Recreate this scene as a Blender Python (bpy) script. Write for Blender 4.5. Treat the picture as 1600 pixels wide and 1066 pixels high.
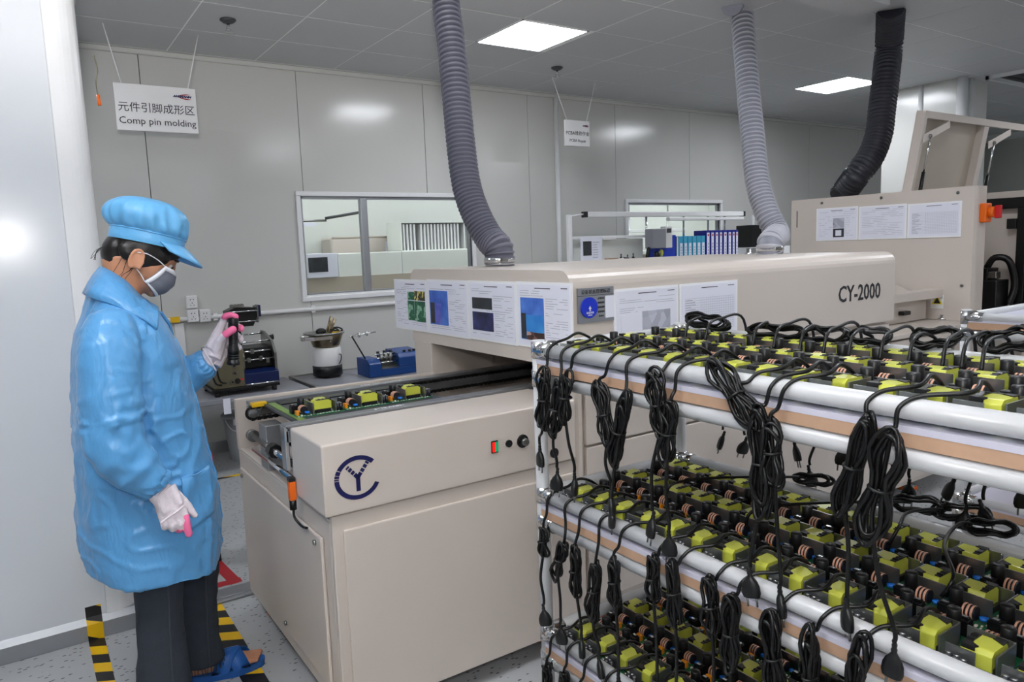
import bpy, bmesh, math, random
from mathutils import Vector, Matrix, noise
rnd = random.Random(11)
sc = bpy.context.scene
col = sc.collection
PI = math.pi
for o in list(bpy.data.objects): bpy.data.objects.remove(o)

# ---------------------------------------------------------------- camera
FPX = 1147.0                      # focal length in pixels of a 1600 wide frame
yaw, pitch, roll = (math.radians(a) for a in (33.82, 7.22, -2.015))
_f = Vector((math.sin(yaw)*math.cos(pitch), math.cos(yaw)*math.cos(pitch), -math.sin(pitch)))
_r = Vector((math.cos(yaw), -math.sin(yaw), 0)); _u = _r.cross(_f)
_r2 = _r*math.cos(roll) + _u*math.sin(roll); _u2 = -_r*math.sin(roll) + _u*math.cos(roll)
CAM = Vector((0, 0, 1.42))
cd = bpy.data.cameras.new('camera'); co = bpy.data.objects.new('camera', cd); col.objects.link(co)
cd.sensor_width = 36; cd.lens = FPX*36/1600; cd.clip_start = .05
co.matrix_world = Matrix(((_r2.x, _u2.x, -_f.x, CAM.x), (_r2.y, _u2.y, -_f.y, CAM.y), (_r2.z, _u2.z, -_f.z, CAM.z), (0, 0, 0, 1)))
sc.camera = co

def at(px, py, x=None, y=None, z=None):
    "point of the room seen at a pixel, on the plane x=, y= or z= (used to survey the room)"
    d = _f + _r2*((px-800)/FPX) - _u2*((py-533)/FPX)
    i, v = (0, x) if x is not None else (1, y) if y is not None else (2, z)
    return CAM + d*((v-CAM[i])/d[i])
def atw(px, py, w):
    return CAM + (_f + _r2*((px-800)/FPX) - _u2*((py-533)/FPX))*w

# ---------------------------------------------------------------- world, lights, exposure
sc.view_settings.view_transform = 'Standard'; sc.view_settings.look = 'None'
sc.view_settings.gamma = 1; sc.view_settings.use_curve_mapping = False
sc.view_settings.exposure = 0.52
w = bpy.data.worlds.new('world'); sc.world = w; w.use_nodes = True
w.node_tree.nodes['Background'].inputs[0].default_value = (.8, .85, .9, 1)
w.node_tree.nodes['Background'].inputs[1].default_value = .05
PANEL_E = 19.0                    # ceiling panels
def area(name, loc, target, size, power, color=(1, 1, 1), shape='DISK'):
    l = bpy.data.lights.new(name, 'AREA'); l.shape = shape; l.size = size; l.energy = power; l.color = color
    o = bpy.data.objects.new(name, l); col.objects.link(o); o.location = loc
    o.rotation_euler = (Vector(target)-Vector(loc)).to_track_quat('-Z', 'Y').to_euler()
    return o
area('camera_flash', (-.02, -.06, 1.60), (1.75, 3.0, 1.25), .16, 6.5, (1.0, .97, .94))
fb_ = area('flash_bounced_off_ceiling', (-.10, -.25, 1.70), (.25, .75, 2.82), .2, 52, (1.0, .97, .95)); fb_.data.spread = math.radians(95)

# ---------------------------------------------------------------- materials
def S(h, k=1.0):
    h = h.lstrip('#'); c = [int(h[i:i+2], 16)/255 for i in (0, 2, 4)]
    return tuple(k*(x/12.92 if x <= .04045 else ((x+.055)/1.055)**2.4) for x in c) + (1,)
M = {}
def mat(name, color, rough=.5, metal=0, spec=.5, noise_amt=.04, noise_scale=8, bump=0, bump_scale=60, coat=0, trans=0, emit=None, alpha=1):
    m = bpy.data.materials.new(name); m.use_nodes = True; nt = m.node_tree; b = nt.nodes['Principled BSDF']
    c = S(color) if isinstance(color, str) else tuple(color)+(1,)
    b.inputs['Base Color'].default_value = c
    b.inputs['Roughness'].default_value = rough; b.inputs['Metallic'].default_value = metal
    b.inputs['Specular IOR Level'].default_value = spec; b.inputs['Coat Weight'].default_value = coat
    b.inputs['Coat Roughness'].default_value = .1
    if trans: b.inputs['Transmission Weight'].default_value = trans
    if emit: b.inputs['Emission Color'].default_value = S(emit[0]); b.inputs['Emission Strength'].default_value = emit[1]
    tc = nt.nodes.new('ShaderNodeTexCoord')
    if noise_amt:
        n = nt.nodes.new('ShaderNodeTexNoise'); n.inputs['Scale'].default_value = noise_scale; n.inputs['Detail'].default_value = 4
        nt.links.new(tc.outputs['Object'], n.inputs['Vector'])
        mx = nt.nodes.new('ShaderNodeMix'); mx.data_type = 'RGBA'
        mx.inputs['A'].default_value = tuple(max(0, x*(1-noise_amt)) for x in c[:3])+(1,)
        mx.inputs['B'].default_value = tuple(min(1, x*(1+noise_amt)) for x in c[:3])+(1,)
        nt.links.new(n.outputs['Fac'], mx.inputs['Factor']); nt.links.new(mx.outputs['Result'], b.inputs['Base Color'])
    if bump:
        n2 = nt.nodes.new('ShaderNodeTexNoise'); n2.inputs['Scale'].default_value = bump_scale; n2.inputs['Detail'].default_value = 3
        nt.links.new(tc.outputs['Object'], n2.inputs['Vector'])
        bp = nt.nodes.new('ShaderNodeBump'); bp.inputs['Strength'].default_value = bump; bp.inputs['Distance'].default_value = .004
        nt.links.new(n2.outputs['Fac'], bp.inputs['Height']); nt.links.new(bp.outputs['Normal'], b.inputs['Normal'])
    M[name] = m; return m
mat('wall_paint', '#c9c9c5', .17, spec=.45, noise_amt=.02, noise_scale=1.5, bump=.015, bump_scale=3)
mat('partition_paint', '#d6dadf', .17, spec=.45, noise_amt=.015, noise_scale=1.5)
mat('ceiling_paint', '#bfc0c1', .45, spec=.3, noise_amt=.02, noise_scale=2)
mat('joint_white', '#f4f4f3', .5); mat('joint_dark', '#6e706e', .6)
mat('white_plastic', '#e4e4e4', .35); mat('white_trim', '#e6e7e8', .3)
mat('aluminium', '#b4b6b8', .35, 1, noise_amt=.06, noise_scale=20)
mat('rail_aluminium', '#a5a8ac', .4, .9, noise_amt=.06, noise_scale=20)
mat('chrome', '#d8d9da', .12, 1, noise_amt=.02)
mat('steel', '#8f8f8c', .3, 1, noise_amt=.1, noise_scale=15)
mat('bowl_steel', '#8a7d66', .28, 1, noise_amt=.15, noise_scale=15)
mat('cream_paint', '#cbc1b8', .33, spec=.5, noise_amt=.015, noise_scale=3, bump=.06, bump_scale=420)
mat('cream_inner', '#b5aa9c', .4, noise_amt=.03)
mat('seam_dark', '#3a332e', .8); mat('black_plastic', '#0d0e10', .38, noise_amt=.2)
mat('black_rubber', '#0b0b0c', .34, spec=.42, noise_amt=.15, noise_scale=30)
mat('black_metal', '#161718', .35, .3); mat('dark_grey', '#3c3f42', .5)
mat('lamp_panel_far', '#ffffff', .5, noise_amt=0, emit=('#f4f8ff', 13)); mat('lamp_panel', '#ffffff', .5, noise_amt=0, emit=('#f4f8ff', PANEL_E))
mat('glass', '#f4f7f5', .02, noise_amt=0, trans=1); M['glass'].node_tree.nodes['Principled BSDF'].inputs['IOR'].default_value = 1.02
mat('room_white', '#e3e6e0', .5, noise_amt=.02)
mat('paper', '#e3e4f0', .5, noise_amt=.01); mat('sleeve', '#f1f2f6', .25, noise_amt=0)
mat('ink', '#26272c', .7, noise_amt=0); mat('ink_grey', '#a6a7b4', .7, noise_amt=0); mat('navy_ink', '#10134f', .5)
mat('red_ink', '#a01220', .5); mat('yellow_print', '#e8d200', .5, noise_amt=0)
mat('hose_cloth', '#565765', .5, noise_amt=.15, noise_scale=40); mat('hose_wire', '#787987', .45, noise_amt=.1)
mat('hose_light', '#8b8d98', .5, noise_amt=.15, noise_scale=40); mat('hose_light_wire', '#b9bac2', .45, noise_amt=.1)
mat('hose_black', '#2a2b33', .42, noise_amt=.2, noise_scale=40); mat('hose_black_wire', '#35363f', .38)
mat('pipe_white', '#c5c7ca', .3, noise_amt=.05, noise_scale=6); mat('plywood', '#b8967c', .6, noise_amt=.15, noise_scale=25)
mat('shelf_top', '#c4c3d2', .35, noise_amt=.02)
mat('table_grey', '#8b8c94', .4); mat('bin_grey', '#9b9ea2', .4)
mat('blue_paint', '#123f80', .35, noise_amt=.05); mat('dark_blue', '#0a1c4a', .3)
mat('olive_metal', '#6d6751', .4, .2); mat('orange', '#e8680c', .4); mat('red', '#c0141c', .4); mat('yellow', '#e7b80e', .45)
mat('green_led', '#0a7a50', .3, emit=('#10a070', .4)); mat('red_led', '#c01010', .3, emit=('#ff2010', .7))

# ---------------------------------------------------------------- mesh helpers
WL = {}                           # world location of things while building
class MB:
    def __init__(s): s.v = []; s.f = []; s.s = []; s.m = []
    def add(s, vs, fs, smooth=False, m=0):
        n = len(s.v); s.v += [tuple(p) for p in vs]
        for f in fs: s.f.append(tuple(i+n for i in f)); s.s.append(smooth); s.m.append(m)
        return s
    def box(s, x0, y0, z0, x1, y1, z1, T=None, m=0):
        x0, x1 = min(x0, x1), max(x0, x1); y0, y1 = min(y0, y1), max(y0, y1); z0, z1 = min(z0, z1), max(z0, z1)
        vs = [Vector(p) for p in ((x0,y0,z0),(x1,y0,z0),(x1,y1,z0),(x0,y1,z0),(x0,y0,z1),(x1,y0,z1),(x1,y1,z1),(x0,y1,z1))]
        if T: vs = [T @ p for p in vs]
        return s.add(vs, ((3,2,1,0),(4,5,6,7),(0,1,5,4),(1,2,6,5),(2,3,7,6),(3,0,4,7)), False, m)
    def cbox(s, c, d, T=None, m=0):
        return s.box(c[0]-d[0]/2, c[1]-d[1]/2, c[2]-d[2]/2, c[0]+d[0]/2, c[1]+d[1]/2, c[2]+d[2]/2, T, m)
    def tube(s, pts, r, n=8, closed=False, cap=True, m=0, smooth=True, up=None):
        pts = [Vector(p) for p in pts]; k = len(pts)
        rs = r if isinstance(r, (list, tuple)) else [r]*k
        vs = []; prev = None
        for i, p in enumerate(pts):
            a = pts[(i-1) % k] if (closed or i > 0) else p; b = pts[(i+1) % k] if (closed or i < k-1) else p
            t = (b-a).normalized() if (b-a).length > 1e-9 else Vector((0,0,1))
            if prev is None:
                q = Vector((0,0,1)) if abs(t.z) < .9 else Vector((1,0,0)); x = (q - t*q.dot(t)).normalized()
            else:
                x = prev - t*prev.dot(t); x = x.normalized() if x.length > 1e-9 else prev
            prev = x; y = t.cross(x)
            for j in range(n):
                a_ = 2*PI*j/n; vs.append(p + (x*math.cos(a_)+y*math.sin(a_))*rs[i])
        fs = []
        for i in range(k if closed else k-1):
            a, b = i*n, ((i+1) % k)*n
            for j in range(n): fs.append((a+j, a+(j+1) % n, b+(j+1) % n, b+j))
        s.add(vs, fs, smooth, m)
        if cap and not closed:
            b = len(s.v)-k*n
            s.f.append(tuple(b+j for j in reversed(range(n)))); s.s.append(False); s.m.append(m)
            s.f.append(tuple(b+(k-1)*n+j for j in range(n))); s.s.append(False); s.m.append(m)
        return s
    def cyl(s, p0, p1, r, r1=None, n=14, m=0): return s.tube([p0, p1], [r, r if r1 is None else r1], n, m=m)
    def lathe(s, prof, c=(0,0,0), n=20, m=0, T=None, smooth=True):
        vs = []; fs = []; k = len(prof)
        for r, z in prof:
            for j in range(n):
                a = 2*PI*j/n; p = Vector((c[0]+r*math.cos(a), c[1]+r*math.sin(a), c[2]+z)); vs.append(T @ p if T else p)
        for i in range(k-1):
            for j in range(n): fs.append((i*n+j, i*n+(j+1) % n, (i+1)*n+(j+1) % n, (i+1)*n+j))
        s.add(vs, fs, smooth, m); b = len(s.v)-k*n
        if prof[0][0] > 1e-6: s.f.append(tuple(b+j for j in reversed(range(n)))); s.s.append(False); s.m.append(m)
        if prof[-1][0] > 1e-6: s.f.append(tuple(b+(k-1)*n+j for j in range(n))); s.s.append(False); s.m.append(m)
        return s
    def prism(s, poly, ax, a0, a1, m=0, smooth=False):
        "2d polygon extruded along axis ax from a0 to a1; the polygon is in the two other axes, in xyz order"
        k = len(poly)
        def P(p, a):
            return (a, p[0], p[1]) if ax == 'x' else (p[0], a, p[1]) if ax == 'y' else (p[0], p[1], a)
        vs = [P(p, a0) for p in poly] + [P(p, a1) for p in poly]
        fs = [(i, (i+1) % k, k+(i+1) % k, k+i) for i in range(k)]
        s.add(vs, fs, smooth, m); s.add(vs, [tuple(reversed(range(k))), tuple(range(k, 2*k))], False, m); return s
    def sphere(s, c, r, nu=12, nv=8, T=None, m=0):
        if not isinstance(r, (tuple, list)): r = (r, r, r)
        vs = []; fs = []
        for i in range(nv+1):
            t = PI*i/nv
            for j in range(nu):
                a = 2*PI*j/nu; p = Vector((c[0]+r[0]*math.sin(t)*math.cos(a), c[1]+r[1]*math.sin(t)*math.sin(a), c[2]+r[2]*math.cos(t)))
                vs.append(T @ p if T else p)
        for i in range(nv):
            for j in range(nu): fs.append((i*nu+j, i*nu+(j+1) % nu, (i+1)*nu+(j+1) % nu, (i+1)*nu+j))
        return s.add(vs, fs, True, m)
    def loft(s, rings, closed=True, cap=True, m=0):
        n = len(rings[0]); k = len(rings); vs = [p for r in rings for p in r]; fs = []
        for i in range(k-1):
            for j in range(n if closed else n-1): fs.append((i*n+j, i*n+(j+1) % n, (i+1)*n+(j+1) % n, (i+1)*n+j))
        s.add(vs, fs, True, m)
        if cap: s.add(rings[0], [tuple(reversed(range(n)))], False, m); s.add(rings[-1], [tuple(range(n))], False, m)
        return s
    def build(s, name, mats, parent=None, bevel=0, seg=2, base=True):
        pw = WL.get(parent.name, Vector()) if parent else Vector()
        xs, ys, zs = zip(*s.v)
        o0 = Vector(((min(xs)+max(xs))/2, (min(ys)+max(ys))/2, min(zs)))
        me = bpy.data.meshes.new(name); me.from_pydata([tuple(Vector(p)-o0) for p in s.v], [], s.f)
        for mm in (mats if isinstance(mats, (list, tuple)) else [mats]): me.materials.append(M[mm] if isinstance(mm, str) else mm)
        me.polygons.foreach_set('use_smooth', s.s); me.polygons.foreach_set('material_index', s.m); me.update()
        o = bpy.data.objects.new(name, me); col.objects.link(o); o.location = o0-pw
        if parent: o.parent = parent
        WL[o.name] = o0
        if bevel:
            b = o.modifiers.new('bevel', 'BEVEL'); b.width = bevel; b.segments = seg; b.limit_method = 'ANGLE'; b.angle_limit = math.radians(40)
            b.harden_normals = False
        return o
def tag(o, label=None, cat=None, group=None, kind=None):
    if label: o['label'] = label
    if cat: o['category'] = cat
    if group: o['group'] = group
    if kind: o['kind'] = kind
    return o
def thing(name, label, cat, loc=(0, 0, 0), group=None):
    o = bpy.data.objects.new(name, None); col.objects.link(o); o.location = loc; o.empty_display_size = .05
    WL[o.name] = Vector(loc); return tag(o, label, cat, group)
def dup(root, loc, rotz=0, label=None, group=None):
    r = root.copy(); col.objects.link(r); r.location = loc; r.rotation_euler = (0, 0, rotz)
    if label: r['label'] = label
    if group: r['group'] = group
    for ch in list(root.children):
        c = ch.copy(); col.objects.link(c); c.parent = r
        for g in list(ch.children):
            d = g.copy(); col.objects.link(d); d.parent = c
    return r
def bx(name, m, x0, y0, z0, x1, y1, z1, parent=None, bevel=0): return MB().box(x0, y0, z0, x1, y1, z1).build(name, m, parent, bevel)
FRONT = lambda x, y, z: Matrix(((1,0,0,x),(0,0,-1,y),(0,1,0,z),(0,0,0,1)))        # text plane facing -Y
SIDE = lambda x, y, z: Matrix(((0,0,-1,x),(-1,0,0,y),(0,1,0,z),(0,0,0,1)))        # text plane facing -X
UPX = lambda x, y, z: Matrix(((1,0,0,x),(0,1,0,y),(0,0,1,z),(0,0,0,1)))           # facing +Z
def text(body, size, T, m, name, parent=None, xs=1.0, extrude=.0005, align='CENTER', shear=0, bold=0, res=2):
    c = bpy.data.curves.new('t', 'FONT'); c.body = body; c.size = size; c.align_x = align; c.align_y = 'CENTER'
    c.extrude = extrude; c.shear = shear; c.resolution_u = res; c.offset = bold
    t = bpy.data.objects.new('t', c); col.objects.link(t)
    dg = bpy.context.evaluated_depsgraph_get(); me = bpy.data.meshes.new_from_object(t.evaluated_get(dg))
    bpy.data.objects.remove(t)
    mb = MB(); mb.add([T @ Vector((v.co.x*xs, v.co.y, v.co.z)) for v in me.vertices], [tuple(p.vertices) for p in me.polygons])
    bpy.data.meshes.remove(me)
    return mb.build(name, m, parent)
def spline(pts, k=8):
    pts = [Vector(p) for p in pts]; out = []
    for i in range(len(pts)-1):
        p0 = pts[max(i-1, 0)]; p1 = pts[i]; p2 = pts[i+1]; p3 = pts[min(i+2, len(pts)-1)]
        for j in range(k):
            t = j/k; out.append(.5*((2*p1)+(p2-p0)*t+(2*p0-5*p1+4*p2-p3)*t*t+(3*p1-p0-3*p2+p3)*t**3))
    out.append(pts[-1]); return out
ORD = ['first', 'second', 'third', 'fourth', 'fifth', 'sixth', 'seventh', 'eighth', 'ninth', 'tenth', 'eleventh', 'twelfth', 'thirteenth', 'fourteenth', 'fifteenth', 'sixteenth', 'seventeenth', 'eighteenth', 'nineteenth', 'twentieth']
# ================================================================ the setting
YW, ZC = 5.60, 2.82               # back wall, ceiling height
YP = 3.10                         # front face of the near partition
def struct(o): o['kind'] = 'structure'; return o
# ---- floor: speckled vinyl
m = mat('floor_vinyl', '#a8aaac', .38, spec=.4, noise_amt=.05, noise_scale=6)
nt = m.node_tree; b = nt.nodes['Principled BSDF']; tc = nt.nodes['Texture Coordinate']
vo = nt.nodes.new('ShaderNodeTexVoronoi'); vo.inputs['Scale'].default_value = 35; vo.inputs['Randomness'].default_value = 1
vo2 = nt.nodes.new('ShaderNodeTexVoronoi'); vo2.inputs['Scale'].default_value = 35
mp = nt.nodes.new('ShaderNodeMapping'); mp.inputs['Scale'].default_value = (1, 2.2, 1); mp.inputs['Rotation'].default_value = (0, 0, .5)
nt.links.new(tc.outputs['Object'], mp.inputs['Vector']); nt.links.new(mp.outputs['Vector'], vo.inputs['Vector'])
lt = nt.nodes.new('ShaderNodeMath'); lt.operation = 'LESS_THAN'; lt.inputs[1].default_value = .24; nt.links.new(vo.outputs['Distance'], lt.inputs[0])
sp = nt.nodes.new('ShaderNodeSeparateColor'); nt.links.new(vo.outputs['Color'], sp.inputs[0])
gt = nt.nodes.new('ShaderNodeMath'); gt.operation = 'GREATER_THAN'; gt.inputs[1].default_value = .45; nt.links.new(sp.outputs[0], gt.inputs[0])
mu = nt.nodes.new('ShaderNodeMath'); mu.operation = 'MULTIPLY'; nt.links.new(lt.outputs[0], mu.inputs[0]); nt.links.new(gt.outputs[0], mu.inputs[1])
mx = nt.nodes.new('ShaderNodeMix'); mx.data_type = 'RGBA'
src = b.inputs['Base Color'].links[0].from_socket
nt.links.new(mu.outputs[0], mx.inputs['Factor']); nt.links.new(src, mx.inputs['A']); mx.inputs['B'].default_value = S('#4a4c50')
nt.links.new(mx.outputs['Result'], b.inputs['Base Color'])
struct(bx('floor', 'floor_vinyl', -3, -5, -.1, 13, 9, 0))
# ---- ceiling: coated metal panels on a white grid, lamp panels in some cells
PX0, PDX, PY0, PDY = 2.755, .585, YW-.05, .56
struct(bx('ceiling', 'joint_white', -3, -5, ZC+.0012, 13, 9, ZC+.1)); ceil = bpy.data.objects['ceiling']
lamp_cells = {}
for a in (-6, 0, 6, 12):          # lamps: columns of the grid
    for b_ in (3, 8, 13, 17): lamp_cells[(a, b_-1)] = 1
lamp_cells.pop((12, 2))
pan = None; g = .0045
for i in range(-8, 16):
    for j in range(0, 18):
        x0 = PX0+i*PDX; y1 = PY0-j*PDY; x1 = x0+PDX; y0 = y1-PDY
        if (i, j) in lamp_cells: continue
        if pan is None:
            pan = MB().box(x0+g, y0+g, ZC, x1-g, y1-g, ZC+.02).build('ceiling_panel', 'ceiling_paint', ceil); p0 = pan.location - Vector((x0, y0, 0))
        else:
            q = pan.copy(); col.objects.link(q); q.location = Vector((x0, y0, 0))+p0
n_l = 0
for (i, j) in lamp_cells:
    x0 = PX0+i*PDX; y1 = PY0-j*PDY; x1 = x0+PDX-.05; y0 = y1-PDY; x0 += .0
    where = {(0, 2): 'square lit ceiling lamp panel nearest the grey hose', (6, 2): 'square lit ceiling lamp panel between the silver hose and black hose'}.get((i, j), 'square lit ceiling lamp panel out of the picture')
    t = thing('ceiling_lamp', where, 'ceiling lamp', ((x0+x1)/2, (y0+y1)/2, ZC-.004), 'lit panels in the ceiling')
    fr = MB()
    for (a0, c0, a1, c1) in ((x0, y0, x1, y0+.012), (x0, y1-.012, x1, y1), (x0, y0, x0+.012, y1), (x1-.012, y0, x1, y1)): fr.box(a0, c0, ZC-.006, a1, c1, ZC+.02)
    fr.box(x1, y0, ZC+.002, x1+.05, y1, ZC+.02)
    fr.build('lamp_frame', 'white_trim', t)
    bx('diffuser', 'lamp_panel', x0+.013, y0+.013, ZC-.003, x1-.013, y1-.013, ZC+.01, t)
# ---- back wall of metal sandwich panels, two windows
W1 = (1.855, 3.36, 1.10, 1.868); W2 = (5.216, 6.607, 1.10, 1.835)
wall = struct(MB().box(-3, YW+.055, 0, .8, YW+.06, ZC).build('wall_back', 'wall_paint'))
seams = [-3.4+1.0605*k-.016 for k in range(0, 17)]
seams = [s for s in seams if s < 13]
for s0, s1 in zip(seams[:-1], seams[1:]):
    s0 += .0025; s1 -= .0025
    cuts = [(s0, s1, 0, ZC)]
    for (a, b_, c, d) in (W1, W2):
        new = []
        for (x0, x1, z0, z1) in cuts:
            if x1 <= a or x0 >= b_: new.append((x0, x1, z0, z1)); continue
            if x0 < a: new.append((x0, a, z0, z1))
            if x1 > b_: new.append((b_, x1, z0, z1))
            l, r_ = max(x0, a), min(x1, b_)
            new += [(l, r_, z0, c), (l, r_, d, z1)]
        cuts = new
    for c in cuts: bx('wall_panel', 'wall_paint', c[0], YW, c[2], c[1], YW+.05, c[3], wall, 0)
struct(MB().box(-3, YW-.012, 0, 13, YW, .085).build('baseboard_back', 'aluminium'))
struct(MB().lathe([(.0, 0), (.022, 0), (.022, ZC)], (4.325, YW-.012, 0), 12).build('trim_1', 'white_trim'))
struct(MB().box(-3, YW-.03, ZC-.035, 13, YW, ZC).build('trim_2', 'wall_paint', bevel=.01))
def window(name, W, mull, sash=False):
    a, b_, c, d = W; fr = MB(); e = .035
    for (x0, z0, x1, z1) in ((a-e, c-e, b_+e, c), (a-e, d, b_+e, d+e), (a-e, c, a, d), (b_, c, b_+e, d)): fr.box(x0, YW-.02, z0, x1, YW+.065, z1)
    f = MB()
    t = struct(fr.build(name, 'aluminium' if False else 'white_trim', bevel=.004))
    s = MB()
    for (x0, z0, x1, z1) in ((a, c, b_, c+.025), (a, d-.02, b_, d), (a, c, a+.02, d), (b_-.02, c, b_, d)): s.box(x0, YW+.012, z0, x1, YW+.045, z1)
    s.build('sash_frame', 'rail_aluminium', t)
    bx('sill', 'white_trim', a, YW-.005, c-.002, b_, YW+.05, c+.012, t)
    for x in mull: bx('mullion', 'rail_aluminium', x-.03, YW-.002, c+.01, x+.03, YW+.05, d-.01, t, .006)
    xs = [a+.02]+list(mull)+[b_-.02]
    for x0, x1 in zip(xs[:-1], xs[1:]): bx('pane', 'glass', x0, YW+.026, c+.02, x1, YW+.030, d-.02, t)
    return t
window('window_1', W1, [2.37]); window('window_2', W2, [])
# ---- near partition (parallel to the back wall), its corner post, base rail and the floor track
part = struct(MB().box(-2.93, YP+.005, .06, .16, YP+.05, ZC).build('wall_left', 'partition_paint'))
for (x0, x1) in ((-2.93, -1.99), (-1.985, -.925), (-.92, .165)): bx('wall_panel', 'partition_paint', x0, YP, .085, x1, YP+.055, ZC-.0, part)
post = MB(); pts = [(.165, YP-.002)]
for k in range(9): a = -PI/2+PI/2*k/8; pts.append((.205+.07*math.cos(a), YP+.068+.07*math.sin(a)))
pts += [(.275, YP+.09), (.165, YP+.09)]
struct(post.prism(pts, 'z', 0, ZC, smooth=False).build('trim_3', 'white_trim', bevel=.004))
rail = MB().prism([(YP-.012, .0), (YP-.012, .062), (YP+.0, .088), (YP+.06, .088), (YP+.06, .0)], 'x', -2.95, .27)
struct(rail.build('baseboard_left', 'rail_aluminium', bevel=.002))
track = MB().box(.27, YP-.012, 0, 1.6, YP+.012, .012).box(.27, YP+.012, 0, 1.6, YP+.10, .016)
struct(track.build('trim_4', 'rail_aluminium', bevel=.003))
struct(MB().box(.27, YP-.012, 0, 1.6, YP-.0115, .05).build('trim_5', 'rail_aluminium')) if False else None
# ---- the rest of the shell
struct(bx('wall_front', 'wall_paint', -3, -5.1, 0, 13, -5, ZC)); struct(bx('wall_right', 'wall_paint', 13, -5, 0, 13.1, 9, ZC)); struct(bx('wall_west', 'wall_paint', -3.1, -5, 0, -3, 9, ZC))
bpy.data.objects['wall_west'].name = 'wall_far_left'
struct(bx('wall_back_room', 'room_white', -3, 8.9, 0, 13, 9, ZC))
# ---- column at the right, with corner trims
cw = struct(bx('wall_column', 'wall_paint', 7.32, 3.41, 0, 7.80, 4.15, ZC))
for (x, y, r_) in ((7.32, 3.41, .045), (7.32, 3.78, .022), (7.47, 3.405, .025)): MB().cyl((x, y, 0), (x, y, ZC), r_, n=12).build('corner_trim', 'white_trim', cw)
# service duct stub on the ceiling and slot vent
dct = bx('air_duct', 'ceiling_paint', 3.45, 2.30, ZC-.16, 4.1, 2.52, ZC-.001, bevel=.004); tag(dct, 'boxy grey air duct hanging from ceiling at the top edge beside the black hose', 'duct')
t = thing('air_vent', 'long dark slotted air vent in ceiling at the far right', 'vent', (7.9, 2.9, ZC-.03))
fr = MB()
fr.box(7.5, 2.6, ZC-.03, 8.3, 2.63, ZC).box(7.5, 3.27, ZC-.03, 8.3, 3.3, ZC).box(7.5, 2.6, ZC-.03, 7.53, 3.3, ZC).box(8.27, 2.6, ZC-.03, 8.3, 3.3, ZC); fr.build('vent_frame', 'white_trim', t)
for k in range(7): bx('slat', 'dark_grey', 7.54, 2.66+k*.085, ZC-.024, 8.26, 2.70+k*.085, ZC-.004, t)
# ---- floor markings: hazard tape, red frame
def hazard(name):
    m = mat(name, '#e8b800', .5, noise_amt=0); nt = m.node_tree; b = nt.nodes['Principled BSDF']; tc = nt.nodes['Texture Coordinate']
    sx = nt.nodes.new('ShaderNodeSeparateXYZ'); nt.links.new(tc.outputs['Object'], sx.inputs[0])
    ad = nt.nodes.new('ShaderNodeMath'); ad.operation = 'MULTIPLY_ADD'; ad.inputs[1].default_value = .55; nt.links.new(sx.outputs[0], ad.inputs[0])
    yz = nt.nodes.new('ShaderNodeMath'); yz.operation = 'ADD'; nt.links.new(sx.outputs[1], yz.inputs[0]); nt.links.new(sx.outputs[2], yz.inputs[1]); nt.links.new(yz.outputs[0], ad.inputs[2])
    di = nt.nodes.new('ShaderNodeMath'); di.operation = 'MULTIPLY'; di.inputs[1].default_value = 7.2; nt.links.new(ad.outputs[0], di.inputs[0])
    fr = nt.nodes.new('ShaderNodeMath'); fr.operation = 'FRACT'; nt.links.new(di.outputs[0], fr.inputs[0])
    gt = nt.nodes.new('ShaderNodeMath'); gt.operation = 'GREATER_THAN'; gt.inputs[1].default_value = .5; nt.links.new(fr.outputs[0], gt.inputs[0])
    mx = nt.nodes.new('ShaderNodeMix'); mx.data_type = 'RGBA'; mx.inputs['A'].default_value = S('#e8b800'); mx.inputs['B'].default_value = S('#17171a')
    nt.links.new(gt.outputs[0], mx.inputs['Factor']); nt.links.new(mx.outputs['Result'], b.inputs['Base Color'])
hazard('hazard_stripes')
tag(bx('hazard_tape', 'hazard_stripes', .50, 1.6, 0, .575, YP-.013, .0012), 'black and yellow hazard tape on floor running under the blue slipper', 'tape')
tp = MB().box(.095, 1.7, 0, .148, YP-.013, .0012)
tp.add([(.095, YP-.0125, 0), (.148, YP-.0125, 0), (.148, YP-.0125, .062), (.095, YP-.0125, .062), (.148, YP-.0005, .0885), (.095, YP-.0005, .0885), (.148, YP-.0008, .13), (.095, YP-.0008, .13)], [(0,1,2,3), (3,2,4,5), (5,4,6,7)])
tag(tp.build('hazard_tape', 'hazard_stripes'), 'black and yellow hazard tape running up the base rail of white partition', 'tape')
tag(MB().box(.30, 4.9, 0, 1.75, 4.94, .0012).build('hazard_tape', 'hazard_stripes'), 'thin hazard tape on floor in front of the grey table', 'tape')
tag(MB().box(5.2, .9, 0, 5.26, 3.0, .0012).box(4.4, 2.2, 0, 5.2, 2.26, .0012).build('hazard_tape', 'hazard_stripes'), 'hazard tape on the floor seen behind the far pipe rack', 'tape')
rf = MB(); A, B, C2, D = (.10, 3.27), (.70, 3.25), (.66, 3.75), (.06, 3.77); wd = .052
for kq, (p, q) in enumerate(((A, B), (B, C2), (C2, D), (D, A))):
    zq = .0012+.0003*(kq % 2)
    p, q = Vector(p), Vector(q); dn = (q-p).normalized(); nn = Vector((-dn.y, dn.x))*wd
    rf.add([(p.x, p.y, zq), (q.x, q.y, zq), (q.x+nn.x, q.y+nn.y, zq), (p.x+nn.x, p.y+nn.y, zq)], [(0,1,2,3)])
tag(rf.build('floor_marking', 'red_ink'), 'red frame marking taped on floor behind the trouser legs', 'floor marking')
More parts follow.
